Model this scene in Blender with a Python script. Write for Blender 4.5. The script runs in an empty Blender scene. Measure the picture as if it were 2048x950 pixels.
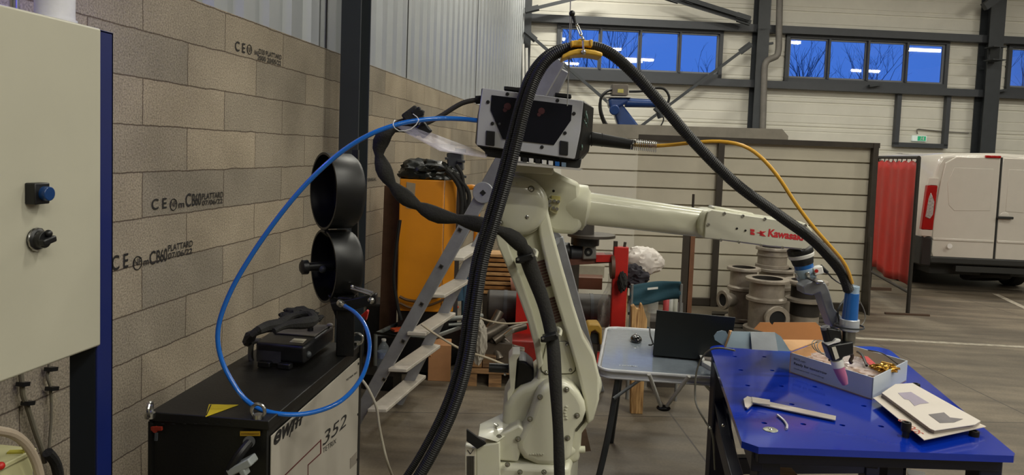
import bpy, bmesh, math, random
from mathutils import Vector, Matrix, noise
rnd = random.Random(7)
sc = bpy.context.scene
COL = sc.collection
R = math.radians

# ------------------------------------------------------------------ camera
F = 1480.0                      # focal length in pixels of the 2048 px wide frame
CAM = Vector((0, 0, 1.74))
YAW, PITCH, ROLL, PPY = R(7.704), R(3.7), R(2.1), 398.3
N = Vector((-math.sin(YAW), math.cos(YAW), 0))       # horizontal forward
H = Vector((math.cos(YAW), math.sin(YAW), 0))        # horizontal right
Z = Vector((0, 0, 1))
_f = N*math.cos(PITCH) - Z*math.sin(PITCH)
_u = Z*math.cos(PITCH) + N*math.sin(PITCH)
CR = H*math.cos(ROLL) + _u*math.sin(ROLL)
CU = _u*math.cos(ROLL) - H*math.sin(ROLL)
cd = bpy.data.cameras.new('camera')
cam = bpy.data.objects.new('camera', cd); COL.objects.link(cam)
cam.matrix_world = Matrix(((CR.x, CU.x, -_f.x, CAM.x), (CR.y, CU.y, -_f.y, CAM.y), (CR.z, CU.z, -_f.z, CAM.z), (0, 0, 0, 1)))
cd.sensor_fit = 'HORIZONTAL'; cd.sensor_width = 36; cd.lens = 36*F/2048
cd.shift_y = (PPY-475)/2048
cd.clip_start = .05; cd.clip_end = 200
sc.camera = cam
sc.view_settings.view_transform = 'Standard'; sc.view_settings.look = 'None'
sc.view_settings.gamma = 1; sc.view_settings.use_curve_mapping = False
sc.view_settings.exposure = 0.22
try:
    sc.cycles.use_denoising = True
    sc.cycles.max_bounces = 8; sc.cycles.transparent_max_bounces = 12
    sc.cycles.sample_clamp_indirect = 4; sc.cycles.caustics_reflective = False; sc.cycles.caustics_refractive = False
except Exception: pass

# dusk sky
w = bpy.data.worlds.new('dusk'); sc.world = w; w.use_nodes = True
bg = w.node_tree.nodes['Background']; bg.inputs[0].default_value = (.05, .16, .62, 1); bg.inputs[1].default_value = 1.0

LAMP_W = 94.0        # watts of every ceiling batten
LAMP_C = (1.0, .975, .86)

# ------------------------------------------------------------------ pixel -> place
def ray(px, py): return (_f*F + CR*(px-1024) - CU*(py-PPY)).normalized()
def V(px, py, d):                       # on the upright plane d metres ahead
    r = ray(px, py); return CAM + r*(d/r.dot(N))
def FL(px, py, z=0.0):                  # on the level plane at height z
    r = ray(px, py); return CAM + r*((z-CAM.z)/r.z)
def PX(px, py, X=-2.0):                 # on the plane parallel to the left wall
    r = ray(px, py); return CAM + r*((X-CAM.x)/r.x)
def m(px, d): return px*d/F
def proj(P):
    d = P-CAM; return 1024+F*d.dot(CR)/d.dot(_f), PPY-F*d.dot(CU)/d.dot(_f)

# back wall plane
BO = Vector((-2.0, 16.2, 0)); BA = R(11.0)
BD = Vector((math.cos(BA), math.sin(BA), 0)); BN = Vector((-math.sin(BA), math.cos(BA), 0))
def BW(px, py, off=0.0):                # on the back wall, off metres in front of it
    r = ray(px, py); return CAM + r*(((BO-BN*off)-CAM).dot(BN)/r.dot(BN))
def bwst(px, py):
    p = BW(px, py)-BO; return p.dot(BD), p.z

# ------------------------------------------------------------------ materials
def s2l(c): return c/12.92 if c <= .04045 else ((c+.055)/1.055)**2.4
def rgb(h): return tuple(s2l(int(h[i:i+2], 16)/255) for i in (0, 2, 4)) + (1,)
MATS = {}
def mat(name, hx, rough=.5, metal=0, var=.12, scale=6, bump=0, coat=0, emit=0, alpha=1, trans=0, dirt=None, spec=None):
    if name in MATS: return MATS[name]
    mt = bpy.data.materials.new(name); mt.use_nodes = True; nt = mt.node_tree; b = nt.nodes['Principled BSDF']
    c = rgb(hx); b.inputs['Roughness'].default_value = rough; b.inputs['Metallic'].default_value = metal
    if spec is not None: b.inputs['Specular IOR Level'].default_value = spec
    tc = nt.nodes.new('ShaderNodeTexCoord'); nz = nt.nodes.new('ShaderNodeTexNoise'); nz.inputs['Scale'].default_value = scale
    nz.inputs['Detail'].default_value = 6; nz.inputs['Roughness'].default_value = .65
    nt.links.new(tc.outputs['Object'], nz.inputs['Vector'])
    rp = nt.nodes.new('ShaderNodeValToRGB'); rp.color_ramp.elements[0].position = .3; rp.color_ramp.elements[1].position = .7
    d = rgb(dirt) if dirt else tuple(x*(1-var*1.6) for x in c[:3])+(1,)
    rp.color_ramp.elements[0].color = d; rp.color_ramp.elements[1].color = tuple(min(1, x*(1+var*.6)) for x in c[:3])+(1,)
    nt.links.new(nz.outputs['Fac'], rp.inputs['Fac']); nt.links.new(rp.outputs['Color'], b.inputs['Base Color'])
    if bump:
        bp = nt.nodes.new('ShaderNodeBump'); bp.inputs['Strength'].default_value = bump; bp.inputs['Distance'].default_value = .01
        n2 = nt.nodes.new('ShaderNodeTexNoise'); n2.inputs['Scale'].default_value = scale*6; n2.inputs['Detail'].default_value = 4
        nt.links.new(tc.outputs['Object'], n2.inputs['Vector']); nt.links.new(n2.outputs['Fac'], bp.inputs['Height']); nt.links.new(bp.outputs['Normal'], b.inputs['Normal'])
    if coat: b.inputs['Coat Weight'].default_value = coat; b.inputs['Coat Roughness'].default_value = .08
    if emit: b.inputs['Emission Color'].default_value = c; b.inputs['Emission Strength'].default_value = emit
    if alpha < 1: b.inputs['Alpha'].default_value = alpha
    if trans: b.inputs['Transmission Weight'].default_value = trans
    MATS[name] = mt; return mt
def nodes_of(name):
    mt = bpy.data.materials.new(name); mt.use_nodes = True; nt = mt.node_tree
    return mt, nt, nt.nodes['Principled BSDF'], nt.nodes.new('ShaderNodeTexCoord')

def block_mat():
    mt, nt, b, tc = nodes_of('concrete_block'); L = nt.links.new
    sx = nt.nodes.new('ShaderNodeSeparateXYZ'); cx = nt.nodes.new('ShaderNodeCombineXYZ')
    L(tc.outputs['Object'], sx.inputs[0])
    ad = nt.nodes.new('ShaderNodeMath'); ad.operation = 'ADD'; ad.inputs[1].default_value = 19.842; L(sx.outputs['Y'], ad.inputs[0])
    L(ad.outputs[0], cx.inputs['X']); L(sx.outputs['Z'], cx.inputs['Y'])
    nj = nt.nodes.new('ShaderNodeTexNoise'); nj.inputs['Scale'].default_value = 9; nj.inputs['Detail'].default_value = 5; L(tc.outputs['Object'], nj.inputs['Vector'])
    sub = nt.nodes.new('ShaderNodeVectorMath'); sub.operation = 'MULTIPLY_ADD'; sub.inputs[1].default_value = (.015,)*3; L(nj.outputs['Color'], sub.inputs[0]); L(cx.outputs[0], sub.inputs[2])
    br = nt.nodes.new('ShaderNodeTexBrick'); L(sub.outputs[0], br.inputs['Vector'])
    br.inputs['Scale'].default_value = 1; br.inputs['Brick Width'].default_value = .67; br.inputs['Row Height'].default_value = .2
    br.inputs['Mortar Size'].default_value = .0035; br.inputs['Mortar Smooth'].default_value = .35
    br.inputs['Color1'].default_value = rgb('8e8678'); br.inputs['Color2'].default_value = rgb('a59985'); br.inputs['Mortar'].default_value = rgb('665b50')
    n1 = nt.nodes.new('ShaderNodeTexNoise'); n1.inputs['Scale'].default_value = 130; n1.inputs['Detail'].default_value = 3; L(tc.outputs['Object'], n1.inputs['Vector'])
    n2 = nt.nodes.new('ShaderNodeTexNoise'); n2.inputs['Scale'].default_value = 2.2; n2.inputs['Detail'].default_value = 5; L(tc.outputs['Object'], n2.inputs['Vector'])
    def ov(a, f, lo, hi):
        r = nt.nodes.new('ShaderNodeMapRange'); r.inputs[1].default_value = .3; r.inputs[2].default_value = .7; r.inputs[3].default_value = lo; r.inputs[4].default_value = hi
        L(f, r.inputs[0]); mx = nt.nodes.new('ShaderNodeVectorMath'); mx.operation = 'SCALE'; L(a, mx.inputs[0]); L(r.outputs[0], mx.inputs['Scale']); return mx.outputs[0]
    o = ov(br.outputs['Color'], n1.outputs['Fac'], .62, 1.28); o = ov(o, n2.outputs['Fac'], .78, 1.14)
    L(o, b.inputs['Base Color']); b.inputs['Roughness'].default_value = .95; b.inputs['Specular IOR Level'].default_value = .1
    mm = nt.nodes.new('ShaderNodeMath'); mm.operation = 'MULTIPLY_ADD'; mm.inputs[1].default_value = -4; L(br.outputs['Fac'], mm.inputs[0]); L(n1.outputs['Fac'], mm.inputs[2])
    bp = nt.nodes.new('ShaderNodeBump'); bp.inputs['Strength'].default_value = .5; bp.inputs['Distance'].default_value = .004; L(mm.outputs[0], bp.inputs['Height']); L(bp.outputs[0], b.inputs['Normal'])
    return mt
def floor_mat():
    mt, nt, b, tc = nodes_of('stained_concrete'); L = nt.links.new
    n1 = nt.nodes.new('ShaderNodeTexNoise'); n1.inputs['Scale'].default_value = .8; n1.inputs['Detail'].default_value = 9; n1.inputs['Roughness'].default_value = .65; L(tc.outputs['Object'], n1.inputs['Vector'])
    mp = nt.nodes.new('ShaderNodeMapping'); mp.inputs['Scale'].default_value = (.5, 4, 1); mp.inputs['Rotation'].default_value = (0, 0, -.35); L(tc.outputs['Object'], mp.inputs[0])
    n2 = nt.nodes.new('ShaderNodeTexNoise'); n2.inputs['Scale'].default_value = 1.3; n2.inputs['Detail'].default_value = 7; L(mp.outputs[0], n2.inputs['Vector'])
    n3 = nt.nodes.new('ShaderNodeTexNoise'); n3.inputs['Scale'].default_value = 60; n3.inputs['Detail'].default_value = 4; L(tc.outputs['Object'], n3.inputs['Vector'])
    a = nt.nodes.new('ShaderNodeMath'); a.operation = 'ADD'; L(n1.outputs['Fac'], a.inputs[0]); L(n2.outputs['Fac'], a.inputs[1])
    a2 = nt.nodes.new('ShaderNodeMath'); a2.operation = 'MULTIPLY_ADD'; a2.inputs[1].default_value = .3; L(n3.outputs['Fac'], a2.inputs[0]); L(a.outputs[0], a2.inputs[2])
    rp = nt.nodes.new('ShaderNodeValToRGB'); e = rp.color_ramp.elements; e[0].position = .0; e[1].position = 1
    r = nt.nodes.new('ShaderNodeMapRange'); r.inputs[1].default_value = .85; r.inputs[2].default_value = 1.45; L(a2.outputs[0], r.inputs[0]); L(r.outputs[0], rp.inputs[0])
    e[0].color = rgb('423b31'); e[1].color = rgb('7f7462'); x = rp.color_ramp.elements.new(.5); x.color = rgb('61584a')
    # saw cut joints every 5 m
    wv = nt.nodes.new('ShaderNodeTexBrick'); wv.offset = 0; wv.inputs['Brick Width'].default_value = 2.6; wv.inputs['Row Height'].default_value = 2.6; wv.inputs['Scale'].default_value = 1; wv.inputs['Mortar Size'].default_value = .006
    mp2 = nt.nodes.new('ShaderNodeMapping'); mp2.inputs['Rotation'].default_value = (0, 0, -.19); mp2.inputs['Location'].default_value = (1.2, .4, 0); L(tc.outputs['Object'], mp2.inputs[0]); L(mp2.outputs[0], wv.inputs['Vector'])
    mx = nt.nodes.new('ShaderNodeMix'); mx.data_type = 'RGBA'; L(wv.outputs['Fac'], mx.inputs[0]); L(rp.outputs[0], mx.inputs[6]); mx.inputs[7].default_value = rgb('3d3730'); L(mx.outputs[2], b.inputs['Base Color'])
    rr = nt.nodes.new('ShaderNodeMapRange'); rr.inputs[3].default_value = .42; rr.inputs[4].default_value = .7; L(n2.outputs['Fac'], rr.inputs[0]); L(rr.outputs[0], b.inputs['Roughness'])
    return mt
def wood_mat(name, h1, h2, sc_=(1, 8, 8), rough=.7):
    mt, nt, b, tc = nodes_of(name); L = nt.links.new
    mp = nt.nodes.new('ShaderNodeMapping'); mp.inputs['Scale'].default_value = sc_; L(tc.outputs['Object'], mp.inputs[0])
    n = nt.nodes.new('ShaderNodeTexNoise'); n.inputs['Scale'].default_value = 6; n.inputs['Detail'].default_value = 6; n.inputs['Distortion'].default_value = .6; L(mp.outputs[0], n.inputs['Vector'])
    rp = nt.nodes.new('ShaderNodeValToRGB'); rp.color_ramp.elements[0].position = .35; rp.color_ramp.elements[1].position = .65
    rp.color_ramp.elements[0].color = rgb(h1); rp.color_ramp.elements[1].color = rgb(h2); L(n.outputs['Fac'], rp.inputs[0]); L(rp.outputs[0], b.inputs['Base Color']); b.inputs['Roughness'].default_value = rough
    return mt
def glass_mat():
    mt, nt, b, tc = nodes_of('window_glass'); nt.nodes.remove(b); L = nt.links.new
    t = nt.nodes.new('ShaderNodeBsdfTransparent'); g = nt.nodes.new('ShaderNodeBsdfGlossy'); g.inputs['Roughness'].default_value = .015
    fr = nt.nodes.new('ShaderNodeFresnel'); fr.inputs[0].default_value = 1.6; mx = nt.nodes.new('ShaderNodeMixShader')
    L(fr.outputs[0], mx.inputs[0]); L(t.outputs[0], mx.inputs[1]); L(g.outputs[0], mx.inputs[2]); L(mx.outputs[0], nt.nodes['Material Output'].inputs[0])
    return mt
def film_mat(name, hx, a, rough=.3):
    mt, nt, b, tc = nodes_of(name); L = nt.links.new
    t = nt.nodes.new('ShaderNodeBsdfTransparent'); mx = nt.nodes.new('ShaderNodeMixShader')
    n = nt.nodes.new('ShaderNodeTexNoise'); n.inputs['Scale'].default_value = 9; n.inputs['Detail'].default_value = 5; L(tc.outputs['Object'], n.inputs['Vector'])
    r = nt.nodes.new('ShaderNodeMapRange'); r.inputs[1].default_value = .3; r.inputs[2].default_value = .7; r.inputs[3].default_value = max(0, a-.15); r.inputs[4].default_value = min(1, a+.15); L(n.outputs[0], r.inputs[0])
    b.inputs['Base Color'].default_value = rgb(hx); b.inputs['Roughness'].default_value = rough
    L(r.outputs[0], mx.inputs[0]); L(t.outputs[0], mx.inputs[1]); L(b.outputs[0], mx.inputs[2]); L(mx.outputs[0], nt.nodes['Material Output'].inputs[0])
    return mt

# ------------------------------------------------------------------ geometry collector (all in world coordinates)
def basis(a):
    a = a.normalized(); t = Z if abs(a.z) < .9 else Vector((1, 0, 0)); u = a.cross(t).normalized(); return u, a.cross(u).normalized()
def spline(pts, step=.02):
    P = [Vector(p) for p in pts]; out = []
    for i in range(len(P)-1):
        p0 = P[i-1] if i else P[0]*2-P[1]; p1, p2 = P[i], P[i+1]; p3 = P[i+2] if i+2 < len(P) else P[-1]*2-P[-2]
        n = max(2, int((p2-p1).length/step))
        for k in range(n):
            t = k/n; out.append(.5*((2*p1)+(p2-p0)*t+(2*p0-5*p1+4*p2-p3)*t*t+(3*p1-p0-3*p2+p3)*t**3))
    out.append(P[-1]); return out
class G:
    def __init__(s): s.b = bmesh.new()
    def face(s, vs):
        try: return s.b.faces.new(vs)
        except ValueError: return None
    def loft(s, A, B, cap=True):
        a = [s.b.verts.new(p) for p in A]; b = [s.b.verts.new(p) for p in B]; n = len(a)
        for i in range(n): s.face((a[i], a[(i+1) % n], b[(i+1) % n], b[i]))
        if cap: s.face(a[::-1]); s.face(b)
        return s
    def prism(s, pts, vec): return s.loft([Vector(p) for p in pts], [Vector(p)+Vector(vec) for p in pts])
    def pp(s, pts, d, t): return s.prism([V(x, y, d) for x, y in pts], N*t)
    def vbox(s, x0, y0, x1, y1, d, t): return s.pp([(x0, y0), (x1, y0), (x1, y1), (x0, y1)], d, t)
    def box(s, c, size, rz=0, M=None):
        c = Vector(c); M = M or Matrix.Rotation(rz, 3, 'Z'); x, y, z = [q/2 for q in size]
        A = [c+M@Vector(p) for p in ((-x, -y, -z), (x, -y, -z), (x, y, -z), (-x, y, -z))]; B = [c+M@Vector(p) for p in ((-x, -y, z), (x, -y, z), (x, y, z), (-x, y, z))]
        return s.loft(A, B)
    def obox(s, p0, p1, w, h, up=Z):          # bar from p0 to p1, w wide (sideways), h high (towards up)
        p0 = Vector(p0); p1 = Vector(p1); a = (p1-p0).normalized(); sd = a.cross(Vector(up)).normalized(); u = sd.cross(a).normalized()
        q = [sd*w/2*i+u*h/2*j for i, j in ((-1, -1), (1, -1), (1, 1), (-1, 1))]
        return s.loft([p0+x for x in q], [p1+x for x in q])
    def cyl(s, p0, p1, r0, r1=None, n=20, cap=True):
        p0 = Vector(p0); p1 = Vector(p1); r1 = r0 if r1 is None else r1; u, v = basis(p1-p0)
        c = [(math.cos(2*math.pi*i/n), math.sin(2*math.pi*i/n)) for i in range(n)]
        return s.loft([p0+(u*x+v*y)*r0 for x, y in c], [p1+(u*x+v*y)*r1 for x, y in c], cap)
    def lathe(s, prof, o, axis, n=28, close=False):      # profile of (radius, height)
        o = Vector(o); ax = Vector(axis).normalized(); u, v = basis(ax); rings = []
        for r, h in prof:
            if r < 1e-6: rings.append([s.b.verts.new(o+ax*h)])
            else: rings.append([s.b.verts.new(o+ax*h+(u*math.cos(2*math.pi*i/n)+v*math.sin(2*math.pi*i/n))*r) for i in range(n)])
        if close: rings.append(rings[0])
        for a, b in zip(rings, rings[1:]):
            for i in range(n):
                j = (i+1) % n
                if len(a) == 1 and len(b) == 1: continue
                if len(a) == 1: s.face((a[0], b[j], b[i]))
                elif len(b) == 1: s.face((a[i], a[j], b[0]))
                else: s.face((a[i], a[j], b[j], b[i]))
        return s
    def tube(s, pts, r, n=10, step=.02, raw=False, closed=False, flat=1.0):
        P = [Vector(p) for p in pts] if raw else spline(pts, step); k = len(P); rf = r if callable(r) else (lambda t: r)
        prev = None; rings = []
        for i, p in enumerate(P):
            if closed: tn = (P[(i+1) % k]-P[i-1]).normalized()
            else: tn = (P[min(i+1, k-1)]-P[max(i-1, 0)]).normalized()
            if prev is None: u, v = basis(tn)
            else:
                u = prev-tn*prev.dot(tn); u = u.normalized() if u.length > 1e-6 else basis(tn)[0]; v = tn.cross(u)
            prev = u; rr = rf(i/(k-1))
            rings.append([s.b.verts.new(p+(u*math.cos(2*math.pi*j/n)+v*math.sin(2*math.pi*j/n)*flat)*rr) for j in range(n)])
        pr = list(zip(rings, rings[1:])) + ([(rings[-1], rings[0])] if closed else [])
        for a, b in pr:
            for j in range(n): s.face((a[j], a[(j+1) % n], b[(j+1) % n], b[j]))
        if not closed: s.face(rings[0][::-1]); s.face(rings[-1])
        return s
    def corr(s, pts, r, n=12, pitch=.009, depth=.16):    # corrugated conduit
        P = spline(pts, pitch/2)
        # even resample
        L = [0]
        for a, b in zip(P, P[1:]): L.append(L[-1]+(b-a).length)
        Q = []; i = 0; t = 0
        while t < L[-1]:
            while L[i+1] < t: i += 1
            f = (t-L[i])/max(1e-9, L[i+1]-L[i]); Q.append(P[i].lerp(P[i+1], f)); t += pitch/2
        k = len(Q)
        return s.tube(Q, lambda u: r*(1 if int(round(u*(k-1))) % 2 else 1-depth), n, raw=True)
    def sphere(s, c, r, sx=(1, 1, 1), seg=20, rings=12, M=None):
        c = Vector(c); pr = []; M = M or Matrix.Identity(3)
        vs = []
        for i in range(rings+1):
            a = math.pi*i/rings
            if i in (0, rings): vs.append([s.b.verts.new(c+M@Vector((0, 0, r*math.cos(a)*sx[2])))])
            else: vs.append([s.b.verts.new(c+M@Vector((r*math.sin(a)*math.cos(2*math.pi*j/seg)*sx[0], r*math.sin(a)*math.sin(2*math.pi*j/seg)*sx[1], r*math.cos(a)*sx[2]))) for j in range(seg)])
        for a, b in zip(vs, vs[1:]):
            for j in range(seg):
                k = (j+1) % seg
                if len(a) == 1: s.face((a[0], b[j], b[k]))
                elif len(b) == 1: s.face((a[j], b[0], a[k]))
                else: s.face((a[j], b[j], b[k], a[k]))
        return s
    def lump(s, c, size, seed=0, amp=.25, freq=2.2, sub=4, flat=None):
        g = bmesh.new(); bmesh.ops.create_icosphere(g, subdivisions=sub, radius=1)
        sd = Vector((seed*3.1, seed*1.7, seed*5.3)); c = Vector(c); mp = {}
        for v in g.verts:
            p = v.co.copy(); q = p*freq+sd
            k = 1+amp*(noise.noise(q)+.6*(1-2*abs(noise.noise(q*2.3)))+.35*noise.noise(q*5))
            p = Vector((p.x*size[0]*k, p.y*size[1]*k, p.z*size[2]*k))
            if flat is not None: p.z = max(p.z, -flat)
            mp[v] = s.b.verts.new(c+p)
        for f in g.faces: s.face([mp[v] for v in f.verts])
        g.free(); return s
    def grid(s, fn, nu, nv, thick=None):
        vs = [[s.b.verts.new(fn(i/nu, j/nv)) for j in range(nv+1)] for i in range(nu+1)]
        for i in range(nu):
            for j in range(nv): s.face((vs[i][j], vs[i+1][j], vs[i+1][j+1], vs[i][j+1]))
        return s

WM = {}
def thing(name, label, cat, loc, rz=0, group=None):
    o = bpy.data.objects.new(name, None); COL.objects.link(o); o.empty_display_size = .1
    o.location = loc; o.rotation_euler = (0, 0, rz); o['label'] = label; o['category'] = cat
    if group: o['group'] = group
    WM[o] = Matrix.Translation(Vector(loc)) @ Matrix.Rotation(rz, 4, 'Z'); return o
def mesh_of(name, g, mt, M, smooth=35):
    bmesh.ops.recalc_face_normals(g.b, faces=g.b.faces[:])
    me = bpy.data.meshes.new(name); g.b.to_mesh(me); g.b.free(); me.transform(M)
    for x in (mt if isinstance(mt, (list, tuple)) else [mt]): me.materials.append(x)
    if smooth:
        for p in me.polygons: p.use_smooth = True
        me.set_sharp_from_angle(angle=R(smooth))
    return me
def obj(name, g, mt, parent, bevel=0, seg=2, label=None, solid=0, smooth=35, sub=0):
    M = WM[parent]; me = mesh_of(name, g, mt, M.inverted(), smooth); o = bpy.data.objects.new(name, me); COL.objects.link(o); o.parent = parent; WM[o] = M
    if label: o['label'] = label
    mods(o, bevel, seg, solid, sub); return o
def mods(o, bevel, seg, solid, sub):
    if solid: x = o.modifiers.new('solid', 'SOLIDIFY'); x.thickness = solid; x.offset = 0
    if sub: x = o.modifiers.new('sub', 'SUBSURF'); x.levels = sub; x.render_levels = sub
    if bevel: x = o.modifiers.new('bevel', 'BEVEL'); x.width = bevel; x.segments = seg; x.limit_method = 'ANGLE'; x.angle_limit = R(35)
def single(name, g, mt, label, cat, group=None, bevel=0, seg=2, solid=0, smooth=35, sub=0):
    cs = [v.co for v in g.b.verts]; lo = Vector([min(c[i] for c in cs) for i in range(3)]); hi = Vector([max(c[i] for c in cs) for i in range(3)])
    base = Vector(((lo.x+hi.x)/2, (lo.y+hi.y)/2, lo.z)); me = mesh_of(name, g, mt, Matrix.Translation(-base), smooth)
    o = bpy.data.objects.new(name, me); COL.objects.link(o); o.location = base; WM[o] = Matrix.Translation(base)
    o['label'] = label; o['category'] = cat
    if group: o['group'] = group
    mods(o, bevel, seg, solid, sub); return o
def struct(name, g, mt, bevel=0, smooth=35, origin=(0, 0, 0)):
    me = mesh_of(name, g, mt, Matrix.Translation(-Vector(origin)), smooth); o = bpy.data.objects.new(name, me); COL.objects.link(o); o.location = origin; WM[o] = Matrix.Translation(Vector(origin))
    o['kind'] = 'structure'; mods(o, bevel, 2, 0, 0); return o
def text(s, o, xd, yd, height, mt, parent, width=None, name='lettering', bold=.0, ext=.0006, shear=0, font_sp=1.0):
    cu = bpy.data.curves.new('t', 'FONT'); cu.body = s; cu.size = 1; cu.extrude = 0; cu.offset = bold; cu.shear = shear; cu.space_character = font_sp
    t = bpy.data.objects.new('t', cu); COL.objects.link(t); dg = bpy.context.evaluated_depsgraph_get(); dg.update()
    me = bpy.data.meshes.new_from_object(t.evaluated_get(dg)); bpy.data.objects.remove(t); bpy.data.curves.remove(cu)
    xs = [v.co.x for v in me.vertices]; ys = [v.co.y for v in me.vertices]; x0, x1, y0, y1 = min(xs), max(xs), min(ys), max(ys)
    sy = height/(y1-y0); sx = width/(x1-x0) if width else sy; xd = Vector(xd).normalized(); yd = Vector(yd).normalized(); nn = xd.cross(yd)
    inv = WM[parent].inverted()
    for v in me.vertices: v.co = inv @ (Vector(o)+xd*(v.co.x-x0)*sx+yd*(v.co.y-y0)*sy+nn*ext)
    me.name = name; me.materials.clear(); me.materials.append(mt); ob = bpy.data.objects.new(name, me); COL.objects.link(ob); ob.parent = parent; WM[ob] = WM[parent]; return ob
def base_at(px, py, d, z=0):
    p = V(px, py, d); return Vector((p.x, p.y, z))
def copy_tree(o, parent=None):
    c = o.copy(); COL.objects.link(c)
    if parent: c.parent = parent
    for ch in [x for x in o.children]: copy_tree(ch, c)
    return c

BLOCK = block_mat(); FLOOR = floor_mat(); GLASS = glass_mat()
CREAM = mat('cream_enamel', 'cccbb6', .28, var=.03, scale=3, coat=.35)
CREAMM = mat('cream_painted_casting', 'c7c6b0', .38, var=.05, scale=5, bump=.05)
BLK = mat('black_plastic', '101113', .42, var=.15, scale=12)
BLKM = mat('black_matt_fabric', '201f1c', .85, var=.2, scale=25, bump=.3)
BLKR = mat('black_rubber', '0a0a0b', .5, var=.2, scale=20)
BLKS = mat('black_sheet_steel', '0b0b09', .45, var=.15, scale=20, bump=.06)
STEEL = mat('bright_steel', 'c8c8c4', .25, 1, var=.1, scale=14)
ALU = mat('aluminium', 'b9bcc0', .38, 1, var=.1, scale=9)
DST = mat('dark_painted_steel', '3b3f43', .5, var=.1, scale=4)
NAVY = mat('navy_painted_steel', '070d2a', .4, var=.15, scale=5)
RUST = mat('rusty_steel', '5c4738', .7, .3, var=.35, scale=7, dirt='32281f')
CARD = mat('brown_cardboard', 'a9794f', .85, var=.1, scale=7)
WHITE = mat('white_plastic', 'd9d8d2', .4, var=.04, scale=5)
YEL = mat('yellow_plastic', 'd9a21f', .45, var=.1, scale=6)
RED = mat('red_paint', 'b81f16', .45, var=.14, scale=5)
DARK = mat('dark_recess', '0a0a0a', .8, var=.1)
INK = mat('black_ink', '1d1a18', .8, var=.3, scale=30)
WOOD = wood_mat('pale_wood', '9c7446', 'c9a06c'); WOODD = wood_mat('old_wood', '4f3a26', '7d5f3f')
# ------------------------------------------------------------------ ceiling battens that light the hall
LH = 6.35
def batten(c, dirv, lab):
    t = thing('ceiling_light', lab, 'ceiling light', (c.x, c.y, LH), 0, 'fluorescent battens under the hall roof')
    obj('housing', G().obox(c-dirv*.78+Z*.09, c+dirv*.78+Z*.09, .12, .09), WHITE, t, bevel=.01)
    obj('tube', G().cyl(c-dirv*.72, c+dirv*.72, .035, n=12), mat('lit_tube', 'fff2e0', .5, emit=22, var=0), t)
    ld = bpy.data.lights.new('batten_light', 'AREA'); ld.shape = 'RECTANGLE'; ld.size = 1.4; ld.size_y = .2; ld.energy = LAMP_W; ld.color = LAMP_C
    lo = bpy.data.objects.new('batten_light', ld); COL.objects.link(lo); lo.parent = t; lo.location = (0, 0, -.06); lo.rotation_euler = (0, 0, math.atan2(dirv.y, dirv.x))
def mirrored(px, py):                        # the place whose image in the back windows falls on this pixel
    P = BW(px, py); r = ray(px, py); q = r - BN*2*r.dot(BN); return P + q*((LH-P.z)/q.z)
LAMPS = [mirrored(1278, 118), mirrored(1732, 141), mirrored(1850, 99)]
for (x, y) in ((2.2, 11.5), (6.5, 12.2), (11, 13), (-.6, 8.2), (7.5, 7.5), (2.4, 3.0), (5.5, 1.4), (-.6, 14.2), (10.8, 6.5), (3.2, -2.5), (8, -2), (3.6, -.6), (5.6, -4.5), (3.4, -6.5)): LAMPS.append(Vector((x, y, LH)))
print('LAMPS', [tuple(round(c,1) for c in p) for p in LAMPS[:3]])
for i, p in enumerate(LAMPS): batten(Vector((p.x, p.y, LH)), BD, 'white fluorescent batten hanging high above the workshop floor')

# ------------------------------------------------------------------ shell
g = G(); g.box((11, 2, -.05), (36, 46, .1)); struct('floor', g, FLOOR)
CLAD = mat('cream_cladding', 'e4e1d5', .5, var=.05, scale=1.5)
ROOF = mat('roof_sheet', '8f8d86', .7, var=.08)
g = G(); g.box((11, 2, 7.05), (36, 46, .1)); struct('ceiling', g, ROOF)
g = G(); g.box((-2.1, -.5, 1.2), (.2, 39, 2.4)); wl = struct('wall_left', g, BLOCK)
# corrugated sheets above the blocks, one sheet per 2.9 m
g = G(); prof = []
y = -20.0; pit = .30
while y < 16.35:
    for dy, dx in ((0, 0), (.10, 0), (.125, .05), (.255, .05), (.28, 0)): prof.append((y+dy, dx))
    y += pit
lo = [Vector((-2.07+dx, yy, 2.36)) for yy, dx in prof]; hi = [Vector((-2.07+dx, yy, 7)) for yy, dx in prof]
a = [g.b.verts.new(p) for p in lo]; b = [g.b.verts.new(p) for p in hi]
for i in range(len(a)-1): g.face((a[i], a[i+1], b[i+1], b[i]))
CORR = mat('grey_corrugated_sheet', 'a9adb0', .42, .35, var=.06, scale=1.2)
struct('wall_left_upper', g, CORR, smooth=10)
g = G()
for yy in (5.0, 7.02, 10.6): g.box((-2.025, yy, 4.6), (.008, .012, 4.4))
struct('trim_sheet_joint', g, mat('dark_joint_metal', '3a3a3a', .8))  # dark strips laid over the sheet joints
g = G(); g.box((11, -20, 3.5), (36, .2, 7)); struct('wall_rear', g, CLAD)
g = G(); g.box((25, 2, 3.5), (.2, 46, 7)); struct('wall_right', g, CLAD)

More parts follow.
